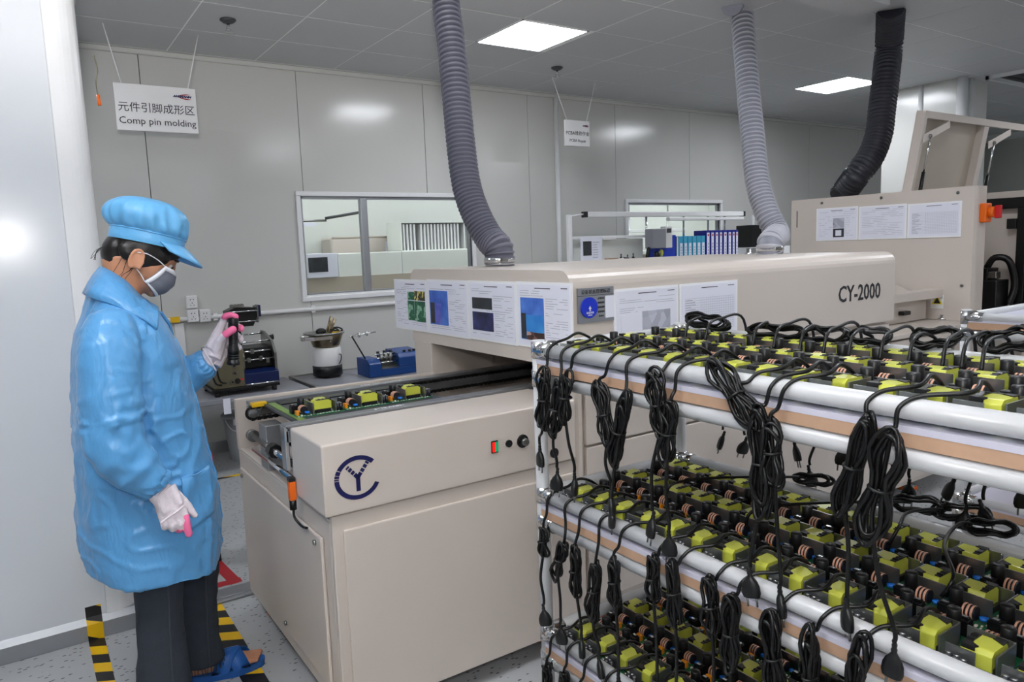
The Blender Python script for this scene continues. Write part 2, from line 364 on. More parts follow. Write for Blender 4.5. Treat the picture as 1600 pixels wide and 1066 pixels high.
# ---- conduit and sockets on the back wall
t = thing('wall_conduit', 'white cable conduit running level along the back wall below window', 'conduit', (.3, YW-.03, 1.0))
MB().cyl((.2, YW-.022, 1.003), (5.0, YW-.022, 1.003), .017, n=10).build('pipe', 'white_plastic', t)
for k in range(7): MB().cbox((.45+k*.72, YW-.016, 1.003), (.03, .034, .05)).build('clip', 'white_plastic', t)
bx('yellow_band', 'yellow', .87, YW-.041, .984, .93, YW-.004, 1.022, t)
ch = bx('conduit_drop', 'white_plastic', .895, YW-.02, .5, .955, YW-.001, .975, t)
for (x, z, lb) in ((1.02, 1.119, 'white wall socket on its own above two others'), (1.018, 1.022, 'lower left white wall socket set on the conduit'), (1.098, 1.017, 'lower right white wall socket set on the conduit')):
    t = thing('wall_socket', lb, 'socket', (x, YW-.03, z-.045), 'white sockets on the back wall')
    bx('back_box', 'white_plastic', x-.037, YW-.043 if z < 1.1 else YW-.03, z-.045, x+.037, YW-.0, z+.045, t, .004)
    yy = YW-.043 if z < 1.1 else YW-.03
    bx('face_plate', 'white_plastic', x-.034, yy-.006, z-.042, x+.034, yy-.0005, z+.042, t, .003)
    h = MB()
    for (dx, dz, wx, wz) in ((-.010, .018, .006, .007), (.010, .018, .006, .007), (0, -.006, .004, .009), (-.011, -.022, .004, .008), (.011, -.022, .004, .008)): h.cbox((x+dx, yy-.0062, z+dz), (wx, .001, wz))
    h.build('socket_holes', 'black_plastic', t)
# ---- sprinklers
for (x, y, lb) in ((1.194, 4.679, 'chrome ceiling sprinkler nearer the left hanging sign'), (3.70, 4.75, 'chrome ceiling sprinkler above the small far sign')):
    t = thing('sprinkler', lb, 'sprinkler', (x, y, ZC-.07), 'ceiling sprinklers')
    MB().lathe([(0, -.001), (.045, -.001), (.047, -.008), (.028, -.022), (.014, -.024), (0, -.024)][::-1], (x, y, ZC), 18).build('escutcheon', 'dark_grey', t)
    MB().lathe([(.009, -.055), (.014, -.045), (.008, -.035), (.011, -.02)], (x, y, ZC), 12).build('nozzle', 'chrome', t)
    MB().lathe([(.0, -.076), (.022, -.074), (.024, -.071), (.0, -.069)], (x, y, ZC), 14).tube([(x-.012, y, ZC-.055), (x-.014, y, ZC-.064), (x, y, ZC-.071), (x+.014, y, ZC-.064), (x+.012, y, ZC-.055)], .003, 6).build('deflector', 'chrome', t)
# ---- hanging signs
def hang_sign(lb, x0, x1, y, z0, z1, sx0, sx1, l1, l2, s1, s2, lg):
    t = thing('hanging_sign', lb, 'sign', ((x0+x1)/2, y, z0), 'signs hung from the ceiling')
    bx('sign_board', 'white_plastic', x0, y, z0, x1, y+.022, z1, t, .004)
    wd = x1-x0; hh = z1-z0
    text(l1, s1, FRONT((x0+x1)/2, y-.001, z0+hh*.49), 'ink', 'chinese_lettering', t)
    text(l2, s2, FRONT((x0+x1)/2, y-.001, z0+hh*.21), 'ink', 'english_lettering', t)
    lx = x1-wd*.07; lz = z0+hh*.80; u = wd*.215
    text('ANSMANN', u*.17, FRONT(lx-u/2, y-.0012, lz), 'navy_ink', 'logo_lettering', t, xs=1.25, shear=.2, bold=.0012)
    sw = MB()
    for sgn in (1, -1):
        top = []; bot = []
        for k in range(13):
            q = k/12; xx = lx-u*.72+u*.75*q; zz = lz+sgn*u*.14*math.sqrt(min(1, q*1.6+.002)) if q < .63 else lz+sgn*u*.14
            th = u*.035*math.sin(PI*min(1, q*.93+.07))+.0002
            top.append((xx, y-.0009, zz+th)); bot.append((xx, y-.0009, zz-th))
        sw.add(top+bot, [(k, k+1, 13+k+1, 13+k) for k in range(12)])
    sw.build('logo_swoosh', 'red_ink', t)
    for (a, b_) in ((x0+wd*.10, sx0), (x1-wd*.09, sx1)): MB().cyl((a, y+.011, z1-.002), (b_, y+.011, ZC-.002), .0032, n=6).build('cord', 'joint_white', t)
hang_sign('white hanging sign lettered Comp pin molding near the left post', .598, 1.058, 5.06, 2.206, 2.483, .576, 1.105, '元件引脚成形区', 'Comp pin molding', .062, .058, 1)
hang_sign('small far white hanging sign lettered PCBA Repair right of the grey hose', 3.99, 4.258, 5.03, 2.268, 2.485, 3.873, 4.34, 'PCBA维修作业', 'PCBA Repair', .040, .034, 1)
# cable hanging down the partition post
t = thing('hanging_cable', 'thin yellow cable end with orange tag hanging beside the white corner post', 'cable', tuple(at(155, 160, y=3.2)))
MB().tube(spline([at(146, 85, y=3.2), at(152, 108, y=3.2), at(150, 130, y=3.2), at(154, 152, y=3.2)], 5), .0022, 6).build('wire', 'olive_metal', t)
MB().cyl(at(153, 148, y=3.2), at(156, 165, y=3.2), .006, n=8).build('tag', 'orange', t)
# ================================================================ soldering line
XE, YF = 1.55, 1.95               # hood end plane, machine front plane
# ---- main machine
sm = thing('soldering_machine', 'long cream soldering machine with rounded hood lettered CY-2000', 'machine', (2.9, 2.5, 0))
def arc(cx, cy, r, a0, a1, n=6): return [(cx+r*math.cos(math.radians(a0+(a1-a0)*k/n)), cy+r*math.sin(math.radians(a0+(a1-a0)*k/n))) for k in range(n+1)]
HZ0, HZ1, HY1 = 1.0, 1.338, 3.16
rr = .055
poly = [(YF, HZ0)] + [(YF, HZ1-rr)] + arc(YF+rr, HZ1-rr, rr, 180, 90) + arc(HY1-rr, HZ1-rr, rr, 90, 0) + [(HY1, HZ0)]
hood = MB().prism(poly, 'x', XE, 3.59); hood.build('hood', 'cream_paint', sm, bevel=.007, seg=2)
hh = bpy.data.objects['hood']
text('CY-2000', .105, FRONT(3.285, YF-.001, 1.152), 'ink', 'lettering', hh, xs=.92, bold=.0015)
# carcass under the hood
body = MB().box(XE+.06, YF+.025, .10, 4.20, 3.10, .70).box(XE+.06, YF+.026, .70, 3.57, 2.02, 1.0).box(XE+.06, 3.0, .70, 3.57, 3.10, 1.0).box(2.6, 2.02, .70, 3.57, 3.0, 1.0)
body.build('carcass', 'cream_paint', sm, bevel=.004)
MB().prism([(XE+.0, YF+.03)] + arc(XE+.035, YF+.035, .035, 180, 270, 5) + [(XE+.07, YF+.03)], 'z', .08, 1.0).build('corner_column', 'cream_paint', sm)
bx('end_column', 'cream_paint', XE+.0, 2.985, .0, XE+.34, 3.15, HZ0, sm, .004)
for k, (x0, x1, z0, z1) in enumerate(((1.612, 2.612, .13, .709), (2.622, 3.42, .13, .709), (1.612, 2.612, .718, .985), (2.622, 3.56, .718, .985), (3.43, 4.19, .13, .709), (3.58, 4.19, .718, .885))):
    bx('access_panel', 'cream_paint', x0, YF+.006, z0, x1, YF+.026, z1, sm, .003)
bx('outfeed_shelf', 'cream_paint', 3.57, YF, .895, 4.42, 3.1, .92, sm, .004)
cv = MB().prism([(2.2, .922), (2.2, 1.045), (2.45, 1.15), (2.75, 1.15), (2.75, .922)], 'x', 3.62, 4.395); cv.build('outfeed_cover', 'cream_paint', sm, bevel=.004)
cvo = bpy.data.objects['outfeed_cover']
bx('ledge', 'cream_paint', 3.9, 2.12, 1.05, 4.44, 2.2, 1.10, cvo, .004)
bx('handle', 'black_plastic', 4.09, 2.165, .968, 4.165, 2.199, .99, cvo, .004)
MB().lathe([(.022, 0), (.022, .012), (.012, .014), (.012, .03), (.0, .032)], (4.42, 2.12, .92), 14).build('bolt', 'chrome', sm)
w_ = MB(); w_.add([(4.394, 2.10, 1.0), (4.394, 2.02, 1.0), (4.394, 2.06, 1.065)], [(0, 1, 2)])
for (x, y) in ((1.75, 2.1), (4.05, 2.1), (1.75, 2.95), (4.05, 2.95)):
    ft = MB().lathe([(.05, 0), (.05, .02), (.014, .026), (.014, .10)], (x, y, 0), 14).build('foot', 'steel', sm)
    MB().lathe([(.058, 0.001), (.056, .012), (.051, .018)], (x, y, 0), 14).build('foot_pad', 'orange', ft)
# ---- paper sheets
def sheet(lb, plane, c, a0, a1, z0, z1, pics=(), nlines=22, grid=False, title=True, group=None, seed=1):
    r_ = random.Random(seed)
    if plane == 'y': Q = lambda u, v, d: (a0+(a1-a0)*u, c-d, z0+(z1-z0)*v); 
    else: Q = lambda u, v, d: (c-d, a0+(a1-a0)*u, z0+(z1-z0)*v)
    t = thing('document', lb, 'document', Q(.5, 0, .002), group)
    def slab(name, m, u0, v0, u1, v1, d0, d1, parent):
        p, q = Q(u0, v0, d0), Q(u1, v1, d1); return bx(name, m, *p, *q, parent)
    slab('plastic_sleeve', 'sleeve', 0, 0, 1, 1, .0005, .004, t)
    slab('page', 'paper', .035, .04, .965, .96, .0042, .0052, t)
    mb = MB()
    def rect(u0, v0, u1, v1): mb.add([Q(u0, v0, .0056), Q(u1, v0, .0056), Q(u1, v1, .0056), Q(u0, v1, .0056)], [(0, 1, 2, 3)])
    blocked = [(p[0], p[1], p[2], p[3]) for p in pics]
    if grid:
        for k in range(15): v = .12+.6*k/14; rect(.08, v, .93, v+.004)
        for k in range(19): u = .35+.58*k/18; rect(u, .12, u+.003, .72)
        for k in range(14): v = .13+.6*k/14; rect(.09, v, .09+r_.uniform(.06, .2), v+.012)
    else:
        for k in range(nlines):
            v = .86-.78*k/nlines
            segs = [(.07, .93)]
            for (pu0, pv0, pu1, pv1) in blocked:
                if pv0-.02 < v < pv1+.02:
                    new = []
                    for (s0, s1) in segs:
                        if s0 < pu0: new.append((s0, min(s1, pu0-.02)))
                        if s1 > pu1: new.append((max(s0, pu1+.02), s1))
                    segs = new
            for (s0, s1) in segs:
                if s1-s0 < .06: continue
                u = s0+.01
                while u < s1-.05:
                    L = min(s1-u, r_.uniform(.04, .3)*(s1-s0)/.5)
                    if r_.random() < .62: rect(u, v, u+L, v+.007)
                    u += L+r_.uniform(.02, .12)
    o = mb.build('printed_lines', 'ink_grey', t); o['kind'] = 'stuff'
    mb = MB()
    if title: rect(.36, .90, .64, .914)
    rect(.82, .91, .93, .923); mb.build('printed_heading', 'ink', t)
    for k, p in enumerate(pics): slab('printed_photo', p[4], p[0], p[1], p[2], p[3], .0053, .0062+.0003*k, t)
    return t
def photo_mat(name, c1, c2, c3, scale, rough=.45, vor=True):
    m = mat(name, c1, rough, noise_amt=0); nt = m.node_tree; b = nt.nodes['Principled BSDF']; tc = nt.nodes['Texture Coordinate']
    v = nt.nodes.new('ShaderNodeTexVoronoi' if vor else 'ShaderNodeTexNoise'); v.inputs['Scale'].default_value = scale
    nt.links.new(tc.outputs['Object'], v.inputs['Vector'])
    if vor:
        q = nt.nodes.new('ShaderNodeSeparateColor'); nt.links.new(v.outputs['Color'], q.inputs[0]); fac = q.outputs[0]
    else: fac = v.outputs['Fac']
    r_ = nt.nodes.new('ShaderNodeValToRGB'); e = r_.color_ramp.elements; e[0].position = .3; e[0].color = S(c1); e[1].position = .72; e[1].color = S(c2)
    k = e.new(.86); k.color = S(c3)
    nt.links.new(fac, r_.inputs['Fac']); nt.links.new(r_.outputs['Color'], b.inputs['Base Color'])
photo_mat('photo_green', '#1d5a41', '#2f7a58', '#8fb89e', 60); photo_mat('photo_parts', '#2a2622', '#6a5d3a', '#d8cf70', 90)
photo_mat('photo_blue', '#2f56b8', '#5a8be0', '#8fc4f2', 14, vor=False); photo_mat('photo_cyan', '#1f6fc8', '#46a0e0', '#7cc8f0', 9, vor=False)
photo_mat('photo_dark', '#23262b', '#3a3e44', '#8a8c90', 12, vor=False); photo_mat('photo_night', '#1a1d30', '#3b3f78', '#9a9ae0', 22, vor=False)
photo_mat('photo_violet', '#4b55b8', '#7a7ad2', '#a9b7ee', 20, vor=False); photo_mat('photo_brown', '#3a2a26', '#7a4f48', '#c9a79c', 30)
photo_mat('photo_grey', '#a9abb8', '#c3c5d2', '#5a5c66', 26)
yy = [3.335, 2.985, 2.620, 2.270, 1.935]
E1 = 'sheets along the hood end'
# u runs from far (left in the picture) to near
sheet('paper sheet with green circuit photos, leftmost on the hood end', 'x', XE, yy[0], yy[1], 1.048, 1.289, [(.42, .60, .62, .76, 'photo_green'), (.63, .60, .93, .78, 'photo_parts'), (.42, .20, .61, .585, 'photo_green'), (.625, .19, .93, .585, 'photo_green')], group=E1, seed=1)
sheet('paper sheet with pale blue photo, second from left on the hood end', 'x', XE, yy[1], yy[2], 1.048, 1.293, [(.06, .18, .52, .80, 'photo_blue'), (.08, .20, .19, .58, 'photo_dark'), (.20, .20, .36, .57, 'photo_violet')], group=E1, seed=2)
sheet('paper sheet with two dark photos, third from left on the hood end', 'x', XE, yy[2], yy[3], 1.052, 1.294, [(.09, .53, .52, .72, 'photo_dark'), (.09, .17, .54, .48, 'photo_night')], group=E1, seed=3)
sheet('paper sheet with tall bright blue photo, nearest on the hood end', 'x', XE, yy[3], yy[4], 1.055, 1.296, [(.09, .12, .52, .76, 'photo_cyan'), (.10, .50, .52, .76, 'photo_blue'), (.10, .13, .19, .52, 'photo_dark'), (.2, .12, .52, .24, 'photo_brown')], group=E1, seed=4)
E2 = 'sheets on the hood front'
sheet('paper sheet with grey machine picture on hood front beside blue disc', 'y', YF, 1.742, 2.066, 1.045, 1.262, [(.42, .23, .86, .60, 'photo_grey'), (.1, .2, .40, .56, 'paper')], 24, group=E2, seed=5)
sheet('paper sheet with a printed table on hood front', 'y', YF, 2.072, 2.405, 1.05, 1.262, grid=True, group=E2, seed=6)
# ---- status plate
t = thing('status_plate', 'grey metal status plate with blue disc on the hood front', 'plate', (1.658, YF-.004, 1.155))
bx('plate', 'rail_aluminium', 1.577, YF-.006, 1.155, 1.74, YF-.001, 1.275, t)
text('设备状态管理标识', .0165, FRONT(1.658, YF-.0065, 1.260), 'ink', 'heading', t)
bx('rule', 'ink', 1.577, YF-.0065, 1.2475, 1.74, YF-.0058, 1.2490, t)
bx('white_strip', 'paper', 1.70, YF-.0068, 1.166, 1.74, YF-.006, 1.243, t)
for k, s_ in enumerate(('正常运行', '停机待料', '设备故障', '设备保养', '停用中')):
    text(s_, .0078, FRONT(1.681, YF-.0065, 1.236-.0155*k), 'ink', 'small_lettering', t)
mats_d = mat('blue_disc', '#1432c0', .3)
dk = MB().tube([(1.625, YF-.012, 1.207), (1.625, YF-.006, 1.207)], .036, 28, smooth=False).build('disc', 'blue_disc', t)
a_ = MB(); cx, cz, y_ = 1.6255, 1.203, YF-.0125
a_.add([(cx-.007, y_, cz), (cx+.007, y_, cz), (cx, y_, cz+.011)], [(0, 1, 2)]).add([(cx-.003, y_, cz-.008), (cx+.003, y_, cz-.008), (cx+.003, y_, cz), (cx-.003, y_, cz)], [(0, 1, 2, 3)])
a_.build('arrow_mark', 'white_plastic', dk)
text('设备停用', .0085, FRONT(cx, y_, 1.189), 'white_plastic', 'disc_lettering', dk); text('设备状态', .005, FRONT(cx, y_, 1.181), 'white_plastic', 'disc_lettering', dk)

# ---- infeed cabinet
XC = .672; YB = 3.0
ic = thing('infeed_cabinet', 'cream infeed cabinet with dark blue CY emblem in front of the hood', 'cabinet', (1.1, 2.45, 0))
MB().box(XC, YF+.02, .07, XE, 2.99, .662).build('carcass', 'cream_paint', ic, bevel=.004)
front = MB().box(XC, YF, .07, XE, YF+.02, .684).build('front_frame', 'cream_paint', ic, bevel=.004)
bx('door', 'cream_paint', XC+.03, YF-.012, .075, 1.425, YF, .640, ic, .004)
bx('door', 'cream_paint', 1.432, YF-.012, .075, XE-.01, YF, .640, ic, .004)
bx('latch_plate', 'dark_grey', 1.445, YF-.016, .30, 1.462, YF-.0125, .345, ic)
MB().box(XC, YF+.02, .662, XE, 2.99, .672).build('deck', 'cream_paint', ic, bevel=.003)
ep = bx('end_panel', 'cream_paint', XC-.012, YF+.075, .13, XC-.0005, YB-.055, .60, ic, .004)
for (y, z) in ((YF+.12, .575), (YB-.09, .575), (2.45, .16)): MB().tube([(XC-.019, y, z), (XC-.012, y, z)], .008, 10).build('screw', 'steel', ep)
cbx = MB().box(XC-.02, YF-.012, .688, XE, 2.215, .897).build('control_box', 'cream_paint', ic, bevel=.006, seg=3)
# emblem: open ring with a Y inside
ex, ez, er = .753, .787, .064; yq = YF-.0135
def ring_seg(a0, a1, r0, r1, n=20):
    mb = MB(); v = []
    for k in range(n+1):
        a = math.radians(a0+(a1-a0)*k/n); v += [(ex+r1*1.1*math.cos(a), yq, ez+r1*math.sin(a)), (ex+r0*1.1*math.cos(a), yq, ez+r0*math.sin(a))]
    mb.add(v, [(2*k, 2*k+1, 2*k+3, 2*k+2) for k in range(n)]); return mb
em = MB()
for a0, a1 in ((42, 150), (152, 163), (165, 172), (174, 178), (180, 335)):
    q = ring_seg(a0, a1, er*.8, er); em.add(q.v, q.f)
em.build('emblem_ring', 'navy_ink', cbx)
ym = MB()
def strip(p, q, wd):
    p, q = Vector(p), Vector(q); d = (q-p).normalized(); n_ = Vector((-d.y, d.x))*wd/2
    ym.add([(ex+a.x, yq, ez+a.y) for a in (p-n_, q-n_, q+n_, p+n_)], [(0, 1, 2, 3)])
strip((0, -.040), (0, .0), .013)
for (a, b_) in ((0, .30), (.36, .55), (.61, .80), (.86, .98)):
    strip((-.0+(-.032)*a, .0+.036*a), ((-.032)*b_, .036*b_), .012); strip((.032*a, .0+.042*a), (.032*b_, .042*b_), .012)
ym.build('emblem_letter', 'navy_ink', cbx)
sw = bx('rocker_switch', 'black_plastic', 1.203, YF-.018, .772, 1.228, YF-.0125, .812, cbx, .002)
bx('red_key', 'red_led', 1.205, YF-.020, .776, 1.2155, YF-.018, .808, sw); bx('green_key', 'green_led', 1.2165, YF-.020, .776, 1.2265, YF-.018, .808, sw)
MB().tube([(1.27, YF-.019, .793), (1.27, YF-.0125, .793)], .012, 18).build('push_button', 'black_plastic', cbx)
kn = MB().tube([(1.325, YF-.017, .791), (1.325, YF-.0125, .791)], .022, 22).build('speed_knob', 'black_plastic', cbx)
MB().tube([(1.325, YF-.036, .791), (1.325, YF-.017, .791)], [.012, .013], 16).build('knob_cap', 'steel', kn)
MB().tube([(1.453, YF-.017, .727), (1.453, YF-.0125, .727)], .017, 20).build('cable_hole', 'black_plastic', cbx)
# rear upstand and the end cheek
up = MB().box(XC-.005, 2.955, .665, XE, 2.985, .868).build('rear_upstand', 'cream_paint', ic, bevel=.003)
# conveyor rails, along X
ZR = .878
def rail_l(name, y0, y1, zt, x0, x1):
    q = MB().box(x0, y0, zt-.055, x1, y1, zt-.018).box(x0, y0, zt-.012, x1, y1, zt).box(x0, (y0+y1)/2-.004, zt-.02, x1, (y0+y1)/2+.004, zt-.01)
    return q.build(name, 'rail_aluminium', ic, bevel=.0015)
fr_ = rail_l('front_rail', 2.222, 2.266, .904, XC-.03, 2.2)
rr_ = rail_l('rear_rail', 2.76, 2.81, .886, XC+.0, 2.4)
text('PCB 250mm MAX', .022, UPX(1.21, 2.785, .8866), 'white_plastic', 'rail_lettering', rr_, xs=1.1); text('5112 AA031', .022, UPX(1.0, 2.244, .9046), 'white_plastic', 'rail_lettering', fr_)
# chain with fingers on each rail
cm = mat('chain_black', '#1b1a19', .4, .6)
for y in (2.742, 2.278):
    q = MB()
    xa, xb, zc, rc = XC+.004, 2.2, .850, .022
    loop = [(xa+rc*math.cos(a), y, zc+rc*math.sin(a)) for a in [PI/2+PI*k/8 for k in range(9)]] + [(xb+rc*math.cos(a), y, zc+rc*math.sin(a)) for a in [-PI/2+PI*k/8 for k in range(9)]]
    q.tube(loop, .0055, 6, closed=True)
    k = 0
    while xa+k*.021 < xb:
        x = xa+k*.021
        for z in (zc+rc, zc-rc): q.cbox((x, y, z), (.013, .016, .012))
        k += 1
    q.build('finger_chain', 'chain_black', ic)
    bx('chain_plate', 'chrome', xa+.02, y-.003, zc-.012, xa+.10, y+.003, zc+.012, ic, .002)
    MB().tube([(xa, y-.014, zc), (xa, y+.012, zc)], .016, 14).build('sprocket', 'chrome', ic)
bx('yellow_guard', 'yellow', XC+.0, 2.725, .872, XC+.055, 2.758, .888, ic, .003)
sb = bx('support_block', 'rail_aluminium', XC-.002, 2.56, .672, XC+.06, 2.65, .835, ic, .003)
for (x, z, r_) in ((XC-.006, .770, .011), (XC-.002, .715, .009)): MB().cyl((x, 2.23, z), (x, 2.74, z), r_, n=12).build('guide_rod', 'chrome', ic)
MB().tube([(XC-.006, 2.71, .770), (XC-.006, 2.74, .770)], .022, 16).build('rod_collar', 'steel', ic)
MB().tube([(XC-.006, 2.44, .770), (XC-.006, 2.48, .770)], .024, 8, smooth=False).build('bearing_block', 'black_metal', ic)
bx('rail_end_plate', 'chrome', XC-.036, 2.222, .76, XC-.022, 2.264, .90, ic, .002)
sn = bx('sensor', 'orange', XC-.042, 2.185, .675, XC-.022, 2.21, .735, ic, .003)
bx('sensor_tip', 'black_plastic', XC-.042, 2.185, .735, XC-.022, 2.21, .748, sn, .002)
MB().cyl((XC-.032, 2.197, .645), (XC-.032, 2.197, .675), .011, n=10).tube(spline([(XC-.032, 2.197, .646), (XC-.032, 2.19, .62), (XC-.022, 2.16, .60), (XC-.018, 2.12, .605)], 5), .004, 6).build('sensor_cable', 'black_rubber', sn)
for k in range(5):
    x = 1.2+k*.13
    bx('mounting_bracket', 'cream_inner', x, 2.86, .80, x+.07, 2.95, .84, ic, .002)
for (x, y) in ((.74, 2.06), (.74, 2.88), (1.48, 2.06), (1.48, 2.88)):
    ft = MB().lathe([(.028, 0.012), (.028, .03), (.014, .034), (.014, .07)], (x, y, 0), 14).build('foot', 'steel', ic)
    MB().lathe([(.036, 0.0), (.034, .012)], (x, y, 0), 14).build('foot_pad', 'orange', ft)

# ---- tall unit behind the hood with open lid
XT = 4.42
tu = thing('spray_unit', 'tall cream unit with orange switch and raised lid beyond the hood', 'machine', (5.0, 2.5, 0))
MB().prism([(XT, 3.13), (XT, 1.97)] + arc(XT+.05, 1.97+.05-.0, .05, 180, 270, 5)[1:] + [(XT+.14, 1.97), (XT+.14, 3.13)], 'z', .921, 1.672).build('end_housing', 'cream_paint', tu, bevel=.004)
MB().box(4.43, 2.05, .08, 6.2, 3.1, .92).box(XT+.14, 3.06, .92, 6.2, 3.12, 1.66).build('base', 'cream_paint', tu, bevel=.004)
bx('top_cover', 'cream_paint', XT+.14, 2.42, 1.64, 6.2, 3.12, 1.665, tu, .004)
for (y, z) in ((2.9, 1.64), (2.5, 1.645), (2.06, 1.64), (2.02, 1.12)): MB().tube([(XT-.004, y, z), (XT+.001, y, z)], .009, 10).build('screw', 'steel', tu)
bx('slot', 'seam_dark', XT-.001, 3.08, 1.49, XT+.002, 3.086, 1.60, tu)
# raised lid: shallow tray hinged along the back, leaning toward the front
lid = MB(); L0, L1 = Vector((0, 2.40, 1.665)), Vector((0, 2.325, 2.135)); x0, x1 = XT+.05, 6.25
dl = (L1-L0).normalized(); nl = Vector((0, -dl.z, dl.y))          # toward the viewer
def lb(xa, xb, s0, s1, d0, d1):
    mb = MB(); vs = []
    for d in (d0, d1):
        for s_ in (s0, s1):
            for x in (xa, xb): vs.append(Vector((x, 0, 0))+L0+dl*s_+nl*d)
    mb.add(vs, [(0,1,3,2), (4,6,7,5), (0,4,5,1), (2,3,7,6), (0,2,6,4), (1,5,7,3)]); return mb
ll = (L1-L0).length
lid = lb(x0, 5.27, 0, ll, -.004, 0).build('lid', 'cream_inner', tu)
lb(x0, x0+.03, 0, ll, 0, .05).build('lid_side', 'cream_paint', lid); lb(x0+.0305, x1, ll-.04, ll, 0, .05).build('lid_edge', 'cream_paint', lid)
lb(5.22, 5.28, 0, ll-.045, 0, .045).build('lid_rib', 'cream_paint', lid); lb(6.2, x1, 0, ll-.045, 0, .045).build('lid_side', 'cream_paint', lid)
lb(5.28, 6.2, 0, ll-.04, -.003, 0).build('lid_window', 'glass', lid)
for xa in (x0+.02, 5.3):
    b_ = MB(); p = L0+dl*(ll-.15)+nl*.05; q = L0+dl*(ll-.05)+nl*.05
    b_.add([(xa, p.y, p.z-.03), (xa, p.y, p.z+.015), (xa+.27, q.y, q.z+.01), (xa+.27, q.y, q.z-.03), (xa, p.y-.004, p.z-.03), (xa, p.y-.004, p.z+.015), (xa+.27, q.y-.004, q.z+.01), (xa+.27, q.y-.004, q.z-.03)], [(0,1,2,3), (7,6,5,4), (0,4,5,1), (1,5,6,2), (2,6,7,3), (3,7,4,0)])
    b_.build('strut_bracket', 'cream_paint', lid)
    a = Vector((xa+.06, p.y-.012, p.z+.01)); b2 = Vector((xa+.05, 2.345, 1.58)); mid = a.lerp(b2, .5)
    gs = MB().cyl(mid, b2, .011, n=12).build('gas_strut', 'black_metal', tu); MB().cyl(a, mid, .005, n=10).build('strut_rod', 'chrome', gs); MB().sphere(a, .012).build('strut_joint', 'steel', gs)
# main switch on the corner
ms = bx('main_switch', 'orange', XT+.055, 1.935, 1.47, XT+.125, 1.97, 1.575, tu, .006)
MB().tube([(XT+.095, 1.905, 1.525), (XT+.095, 1.936, 1.525)], .03, 16).build('switch_dial', 'orange', ms); bx('switch_key', 'red', XT+.083, 1.875, 1.49, XT+.107, 1.906, 1.56, ms, .004)
# open side: white door panel in a black frame, pump unit in front of it
XD = 5.02
bx('open_door', 'cream_paint', XD, 1.2, .6, XD+.03, 2.32, 1.655, tu, .004)
bx('door_frame_bar', 'black_metal', XD-.045, 1.2, 1.55, XD-.002, 2.32, 1.615, tu, .003); bx('door_frame_bar', 'black_metal', XD-.045, 1.93, .7, XD-.002, 1.98, 1.55, tu, .003)
bx('hinge_block', 'black_metal', XD-.06, 1.98, 1.43, XD-.02, 2.03, 1.49, tu, .003)
bx('outer_panel', 'cream_paint', XD-.05, 1.2, .6, XD-.003, 1.92, 1.545, tu, .004)
MB().tube([(XD-.003, 1.94, 1.636), (XD+.001, 1.94, 1.636)], .018, 16).build('hole', 'black_plastic', tu)
pu = bx('pump_unit', 'black_plastic', XD-.22, 2.0, .93, XD-.06, 2.17, 1.13, tu, .006)
bx('pump_head', 'black_metal', XD-.20, 2.06, 1.13, XD-.06, 2.17, 1.20, pu, .005); bx('valve', 'steel', XD-.21, 2.01, 1.14, XD-.15, 2.055, 1.18, pu, .004)
MB().tube(spline([(XD-.12, 2.1, 1.2), (XD-.12, 2.06, 1.26), (XD-.1, 1.99, 1.24), (XD-.08, 1.96, 1.1), (XD-.1, 1.98, .98)], 6), .02, 8).build('pump_hose', 'black_rubber', pu)
sheets3 = [(2.905, 2.63), (2.625, 2.325), (2.32, 2.015)]
E3 = 'sheets on the tall unit'
sheet('paper sheet with small dark picture, left on the tall unit', 'x', XT, 2.935, 2.645, 1.395, 1.605, [(.42, .1, .68, .36, 'photo_dark'), (.48, .14, .62, .31, 'paper'), (.42, .38, .68, .68, 'photo_grey')], 12, group=E3, seed=7)
sheet('plain lined paper sheet, middle of the three on the tall unit', 'x', XT, 2.64, 2.34, 1.395, 1.60, (), 16, group=E3, seed=8)
sheet('paper sheet with a printed table, right on the tall unit', 'x', XT, 2.335, 2.035, 1.395, 1.595, grid=True, group=E3, seed=9)
t = thing('warning_label', 'yellow triangle warning label low on the tall unit', 'label', (XT, 2.16, 1.0))
bx('sticker', 'white_plastic', XT-.002, 2.115, .985, XT-.0003, 2.185, 1.065, t)
wt = MB(); wt.add([(XT-.0025, 2.182, 1.01), (XT-.0025, 2.118, 1.01), (XT-.0025, 2.15, 1.06)], [(0, 1, 2)]); wt.build('triangle', 'yellow_print', t)
wt = MB(); wt.add([(XT-.003, 2.17, 1.015), (XT-.003, 2.13, 1.015), (XT-.003, 2.15, 1.05)], [(0, 1, 2)]); wt.build('triangle_mark', 'ink', t)

